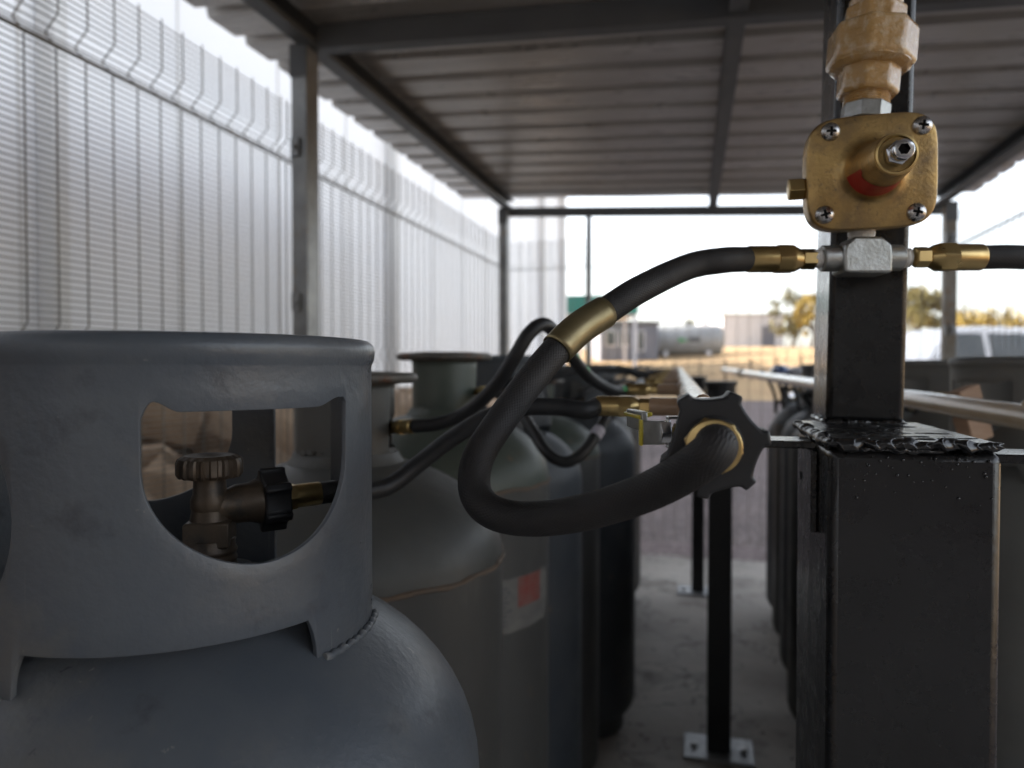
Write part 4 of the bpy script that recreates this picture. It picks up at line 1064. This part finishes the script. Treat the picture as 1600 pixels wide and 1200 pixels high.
# white store building
def block_building(name, label, px0, px1, pyt, pyb, z, depth, mat, roofmat, roofh, wins=(), group=None, door=None):
    a = P(px0, pyb, z); b = P(px1, pyb, z); t = P(px0, pyt, z); c = (a + b) / 2
    base_z = min(terrain(c.x, c.y), a.z) - .3
    root = empty(name, (c.x, c.y, base_z), label, 'building', group)
    F = Matrix((RT, Vector((FW.x, FW.y, 0)).normalized(), Vector((0, 0, 1)))).transposed(); w = (b - a).length; fy = F.col[1]
    cc = Vector((c.x, c.y, 0)) + fy * depth / 2
    mb = MB(); mb.box(cc + Vector((0, 0, (base_z + t.z) / 2)), (w, depth, t.z - base_z), F); wl = mb.build('wall', mat, root)
    mb = MB(); mb.box(cc + Vector((0, 0, t.z + roofh / 2)), (w + .3, depth + .3, roofh), F); mb.build('roof', roofmat, root)
    for (u, v0, v1, ww) in wins:
        q = Vector((c.x, c.y, 0)) - fy * .03 + F.col[0] * ((u - .5) * w); z0_ = a.z + (t.z - a.z) * v0; z1_ = a.z + (t.z - a.z) * v1
        mb = MB(); mb.box(q + Vector((0, 0, (z0_ + z1_) / 2)), (ww, .08, z1_ - z0_), F); fr_ = mb.build('window', M['bgwhite'], root)
        mb = MB(); mb.box(q - fy * .045 + Vector((0, 0, (z0_ + z1_) / 2)), (ww - .16, .03, z1_ - z0_ - .16), F); mb.build('pane', M['glass'], fr_)
    if door:
        u, ww, hh = door; q = Vector((c.x, c.y, 0)) - fy * .02 + F.col[0] * ((u - .5) * w)
        mb = MB(); mb.box(q + Vector((0, 0, a.z + hh / 2 - .1)), (ww, .08, hh), F); mb.build('door', M['bgblue'], root)
    return root
block_building('store_shed', 'plain off-white flat-roofed store beside the grey storage tank', 1129, 1224, 492, 545, 60, 4, M['bgwhite'], M['bgwhite'], .1, door=(.75, 1.0, 2.0))
block_building('site_office', 'low blue-grey building with dark roof and pale windows left of the storage tank', 938, 1028, 506, 560, 46, 5, M['bgblue'], M['bgroof'], .16, [(.18, .35, .8, .7), (.42, .35, .8, .7), (.7, .2, .8, .5)], door=(.88, .8, 1.9))
# green canopy
cp = empty('canopy', P(940, 550, 40), 'canopy with a deep green fascia on pale posts in the far left distance', 'canopy')
F = Matrix((RT, Vector((FW.x, FW.y, 0)).normalized(), Vector((0, 0, 1)))).transposed()
a = P(840, 476, 40); b = P(997, 476, 40)
mb = MB(); mb.box((a + b) / 2 + F.col[1] * 2, ((b - a).length, 4.2, 1.0), F); mb.build('fascia', M['bggreen'], cp)
mb = MB(); mb.box((a + b) / 2 + F.col[1] * 2 - Vector((0, 0, .56)), ((b - a).length - .2, 4.0, .1), F); mb.build('soffit', M['bgwhite'], cp)
for px, dd in ((993, .2), (993, 3.8), (905, .2), (905, 3.8)):
    q = P(px, 500, 40) + F.col[1] * dd; zt = a.z - .5; g_ = terrain(q.x, q.y) - .1
    mb = MB(); mb.lo_hi((q.x - .09, q.y - .09, g_), (q.x + .09, q.y + .09, zt)); mb.build('post', M['bgwhite'], cp)
# white water tank
q = P(1103, 520, 75); wt = empty('water_tank', q, 'small round white water tank peeping above the grey storage tank', 'tank')
rr = .95; zt = P(1103, 488, 75).z; g_ = terrain(q.x, q.y) - .2
mb = MB(); mb.lathe([(rr, g_), (rr, zt - .6), (rr * .92, zt - .35), (rr * .6, zt - .08), (.1, zt)], (q.x, q.y, 0), n=28); mb.build('shell', M['bgwhite'], wt)
mb = MB(); mb.lathe([(.3, zt - .05), (.3, zt + .06)], (q.x, q.y, 0), n=16); mb.build('lid', M['bgroof'], wt)

# trees
def tree(label, px, pytop, pybase, z, wpx, mat, seed, n=1700):
    rnd = random.Random(seed)
    b = P(px, pybase, z); g_ = terrain(b.x, b.y) - .1; top = P(px, pytop, z).z; H = top - g_; W = wpx * z / FPX
    root = empty('tree', (b.x, b.y, g_), label, 'tree', 'trees in the distance')
    mb = MB(); mb.tube([(b.x, b.y, g_), (b.x + .05 * H, b.y, g_ + H * .25), (b.x + .02 * H, b.y, g_ + H * .6)], [H * .035, H * .025, H * .01], 8)
    for k in range(6):
        a = k * 1.1 + rnd.random(); mb.tube([(b.x + .03 * H, b.y, g_ + H * (.2 + .05 * k)), (b.x + math.cos(a) * W * .22, b.y + math.sin(a) * W * .22, g_ + H * (.4 + .06 * k)), (b.x + math.cos(a) * W * .38, b.y + math.sin(a) * W * .38, g_ + H * (.5 + .06 * k))], [H * .016, H * .011, H * .004], 6)
    mb.build('trunk', M['bark'], root)
    cl = []
    for k in range(20):
        a = rnd.uniform(0, 2 * PI); u = math.sqrt(rnd.random()); hh = rnd.uniform(.25, .93)
        k2 = math.sin(PI * min(1, max(.15, (hh - .08) / .95))) ** .6
        cl.append((Vector((b.x + math.cos(a) * u * W * .5 * k2, b.y + math.sin(a) * u * W * .5 * k2, g_ + H * hh)), rnd.uniform(.09, .19) * W))
    mb = MB()
    for i in range(n):
        c, r = cl[rnd.randrange(len(cl))]
        d = Vector((rnd.gauss(0, 1), rnd.gauss(0, 1), rnd.gauss(0, .8))); d = d.normalized() * r * rnd.random() ** .4 * 1.2
        p = c + d; s = rnd.uniform(.035, .07) * (W ** .6); F = frame((rnd.gauss(0, 1), rnd.gauss(0, 1), rnd.gauss(0, 1)))
        mb.add([p + F @ Vector(v) * s for v in ((-1, -.5, 0), (0, -.7, .2), (1, 0, 0), (0, .7, .2), (-1, .5, 0))], [(0, 1, 2, 3, 4)])
    mb.build('crown', mat, root, smooth=False)
tree('bushy green-brown tree left of the black upright in the far distance', 1238, 452, 546, 56, 62, M['leafg'], 1)
tree('yellow-leaved tree just left of the black upright', 1268, 456, 546, 54, 46, M['leafy'], 2)
tree('broad olive tree seen between the black upright and the galvanised corner post', 1432, 452, 546, 50, 100, M['leafg'], 3, 2300)
tree('low yellowish tree behind the parked white car', 1530, 494, 546, 60, 120, M['leafy'], 4)
tree('dark shrubby tree hidden mostly behind the black upright', 1330, 470, 546, 62, 90, M['leafg'], 5)
tree('small round tree between the site office and the tank', 1080, 498, 540, 85, 34, M['leafg'], 6, 700)

# boundary fence of posts and rails on the dry bank
bf = empty('post_and_rail_fence', P(1150, 560, 36), 'low rusty post and rail fence along the dry grass bank', 'fence')
fa = P(930, 575, 34); fb = P(1480, 575, 36); d = fb - fa; d.z = 0; Lf = d.length; d.normalize()
for i in range(15):
    q = fa + d * (Lf * i / 14); g_ = terrain(q.x, q.y); mb = MB(); mb.lo_hi((q.x - .04, q.y - .04, g_ - .1), (q.x + .04, q.y + .04, g_ + 1.0)); mb.build('fence_post', M['bark'], bf)
for hh in (.4, .85):
    mb = MB()
    for i in range(14):
        q = fa + d * (Lf * i / 14); q2 = fa + d * (Lf * (i + 1) / 14)
        mb.bar((q.x, q.y, terrain(q.x, q.y) + hh), (q2.x, q2.y, terrain(q2.x, q2.y) + hh), .03)
    mb.build('rail', M['bark'], bf)

# cars
def make_car(label, pos, heading, paint, L=4.6, W=1.78, H=1.74):
    hx = Vector((heading.x, heading.y, 0)).normalized(); hy = Vector((-hx.y, hx.x, 0)); pos = Vector(pos)
    root = empty('parked_car', pos, label, 'car', 'parked cars')
    T = lambda x, y_, z: pos + hx * x + hy * y_ + Vector((0, 0, z))
    hw = W / 2; belt = H * .60
    # lower body sections front (+x) to rear
    sec = [(L / 2, .32, .62, .80), (L / 2 - .06, .24, .84, .90), (L / 2 - .35, .22, .93, .97), (L * .20, .22, belt - .03, 1.0), (0, .22, belt, 1.0), (-L * .25, .22, belt + .01, 1.0), (-L / 2 + .2, .24, belt, .97), (-L / 2, .34, belt - .15, .90)]
    vs = []; k = 8
    for x, zb, zt_, f in sec:
        w = hw * f
        vs += [T(x, -w * .9, zb), T(x, -w, zb + .15), T(x, -w, zt_ - .14), T(x, -w * .93, zt_), T(x, w * .93, zt_), T(x, w, zt_ - .14), T(x, w, zb + .15), T(x, w * .9, zb)]
    fs = [(j * k + i, j * k + (i + 1) % k, (j + 1) * k + (i + 1) % k, (j + 1) * k + i) for j in range(len(sec) - 1) for i in range(k)] + [tuple(range(k)), tuple((len(sec) - 1) * k + i for i in range(k))[::-1]]
    mb = MB(); mb.add(vs, fs)
    # greenhouse
    g = [(L * .20, belt - .03, .93, belt - .02, .90), (L * .05, H - .06, .74, belt, .95), (-L * .05, H, .74, belt, .95), (-L * .30, H - .02, .73, belt, .95), (-L * .41, H - .14, .70, belt, .94), (-L * .46, belt, .88, belt - .02, .92)]
    vs = []
    for x, zt_, ft, zb, fb_ in g: vs += [T(x, -hw * fb_, zb - .03), T(x, -hw * ft, zt_ - .03), T(x, -hw * ft * .86, zt_), T(x, hw * ft * .86, zt_), T(x, hw * ft, zt_ - .03), T(x, hw * fb_, zb - .03)]
    fs = [(j * 6 + i, j * 6 + i + 1, (j + 1) * 6 + i + 1, (j + 1) * 6 + i) for j in range(len(g) - 1) for i in range(5)]
    mb.add(vs, fs); mb.build('body', paint, root, ang=30)
    def quad(name, pts, mat, off):
        pts = [Vector(p) for p in pts]; n_ = (pts[1] - pts[0]).cross(pts[2] - pts[0]).normalized()
        c = sum(pts, Vector()) / len(pts)
        if n_.dot(c - (pos + Vector((0, 0, .9)))) < 0: n_ = -n_
        mb = MB(); mb.add([p + n_ * off for p in pts] + [p + n_ * (off - .02) for p in pts], [(0, 1, 2, 3), (7, 6, 5, 4), (0, 4, 5, 1), (1, 5, 6, 2), (2, 6, 7, 3), (3, 7, 4, 0)]); return mb.build(name, mat, root, smooth=False)
    ln = lambda a, b, t: [a[i] + (b[i] - a[i]) * t for i in range(3)]
    zb = belt; 
    A = (L * .185, hw * .90, belt + .03); B = (L * .055, hw * .745, H - .11)
    quad('windscreen', [T(A[0], -A[1] * .9, A[2]), T(A[0], A[1] * .9, A[2]), T(B[0], B[1] * .93, B[2]), T(B[0], -B[1] * .93, B[2])], M['glass'], .012)
    quad('rear_window', [T(-L * .455, -hw * .75, belt + .06), T(-L * .455, hw * .75, belt + .06), T(-L * .418, hw * .62, H - .2), T(-L * .418, -hw * .62, H - .2)], M['glass'], .03)
    def sidey(z): t = (z - belt) / (H - .05 - belt); return hw * (.95 + (.74 - .95) * t)
    for s in (-1, 1):
        for x0, x1, x0t, x1t in ((L * .15, -L * .05, L * .055, -L * .05), (-L * .075, -L * .22, -L * .075, -L * .22), (-L * .245, -L * .38, -L * .245, -L * .36)):
            z0, z1 = belt + .03, H - .13
            quad('side_window', [T(x0, s * sidey(z0), z0), T(x1, s * sidey(z0), z0), T(x1t, s * sidey(z1), z1), T(x0t, s * sidey(z1), z1)], M['glass'], .018)
        mb = MB(); mb.box(T(L * .16, s * (hw + .10), belt + .06), (.10, .2, .14), Matrix((hx, hy, Vector((0, 0, 1)))).transposed()); mb.build('wing_mirror', paint, root, bevel=.03)
        mb = MB(); mb.box(T(L / 2 - .10, s * hw * .70, .74), (.14, .36, .17), Matrix((hx, hy, Vector((0, 0, 1)))).transposed()); mb.build('headlight', M['chrome'], root, bevel=.03)
        for xx in (L * .30, -L * .29):
            c = T(xx, s * (hw - .10), .35)
            mb = MB(); mb.lathe([(.20, -.11), (.33, -.11), (.35, -.08), (.35, .08), (.33, .11), (.20, .11)], c, hy * s, n=32); wh = mb.build('wheel', M['tyre'], root)
            mb = MB(); mb.lathe([(.21, .06), (.21, .112), (.17, .10), (.05, .115), (.01, .115)], c, hy * s, n=24); mb.build('rim', M['alloy'], wh)
    return root
cor = P(1484, 509, 11.5); vdir = Vector((cor.x, cor.y, 0)).normalized(); perp = Vector((-vdir.y, vdir.x, 0))
th = R_(50); head = -vdir * math.cos(th) + perp * math.sin(th); hyv = Vector((-head.y, head.x, 0))
gpos = Vector((cor.x, cor.y, 0)) - head * .235 - hyv * .60
make_car('white station wagon parked beyond the right fence, its roof above the cylinder collars', (gpos.x, gpos.y, terrain(gpos.x, gpos.y) + .02), head, M['carwhite'], 4.7, 1.86, 2.0)
# crumpled cloth on the far right-hand cylinder
o7 = CYL['R7'].location; rz = 1.2175 * .95
rgc = empty('cloth_rag', (o7.x - .06, o7.y - .03, rz), 'crumpled white and blue rag lying on the collar of the farthest right-hand cylinder', 'rag')
for nm, cx, sx, mt, sd in (('white_fold', -.045, .085, 'carwhite', 3), ('blue_fold', -.135, .05, 'carblue', 5)):
    k = rock((o7.x + cx, o7.y - .05, rz + .022), .06, sd); k.v = [Vector((o7.x + cx + (v.x - o7.x - cx) * sx / .06, v.y, rz + .028 + (v.z - rz - .022) * .55)) for v in k.v]
    k.build(nm, M[mt], rgc, ang=50)

# ------------------------------------------------------------------ light
EL, ROT = R_(27), R_(-78)
w = bpy.data.worlds.new('World'); scene.world = w; w.use_nodes = True
nt = w.node_tree; sk = nt.nodes.new('ShaderNodeTexSky'); sk.sky_type = 'NISHITA'; sk.sun_disc = False; sk.sun_elevation = EL; sk.sun_rotation = ROT % (2 * PI)
sk.air_density = 1.0; sk.dust_density = 2.5; sk.ozone_density = 1.0
hs = nt.nodes.new('ShaderNodeHueSaturation'); hs.inputs['Saturation'].default_value = .36; nt.links.new(sk.outputs[0], hs.inputs['Color'])
nt.links.new(hs.outputs[0], nt.nodes['Background'].inputs[0]); nt.nodes['Background'].inputs[1].default_value = .15
sl = bpy.data.lights.new('sun', 'SUN'); sl.energy = 4.0; sl.angle = R_(.5); sl.color = (1, .90, .76)
so = bpy.data.objects.new('sun', sl); COL.objects.link(so)
sdir = Vector((math.sin(ROT) * math.cos(EL), math.cos(ROT) * math.cos(EL), math.sin(EL)))
so.rotation_euler = (-sdir).to_track_quat('-Z', 'Y').to_euler(); so.location = (-20, 10, 30)
scene.view_settings.view_transform = 'Standard'; scene.view_settings.look = 'None'; scene.view_settings.gamma = 1
scene.view_settings.exposure = 2.0
scene.render.engine = 'CYCLES'
scene.cycles.use_denoising = True
scene.cycles.max_bounces = 8
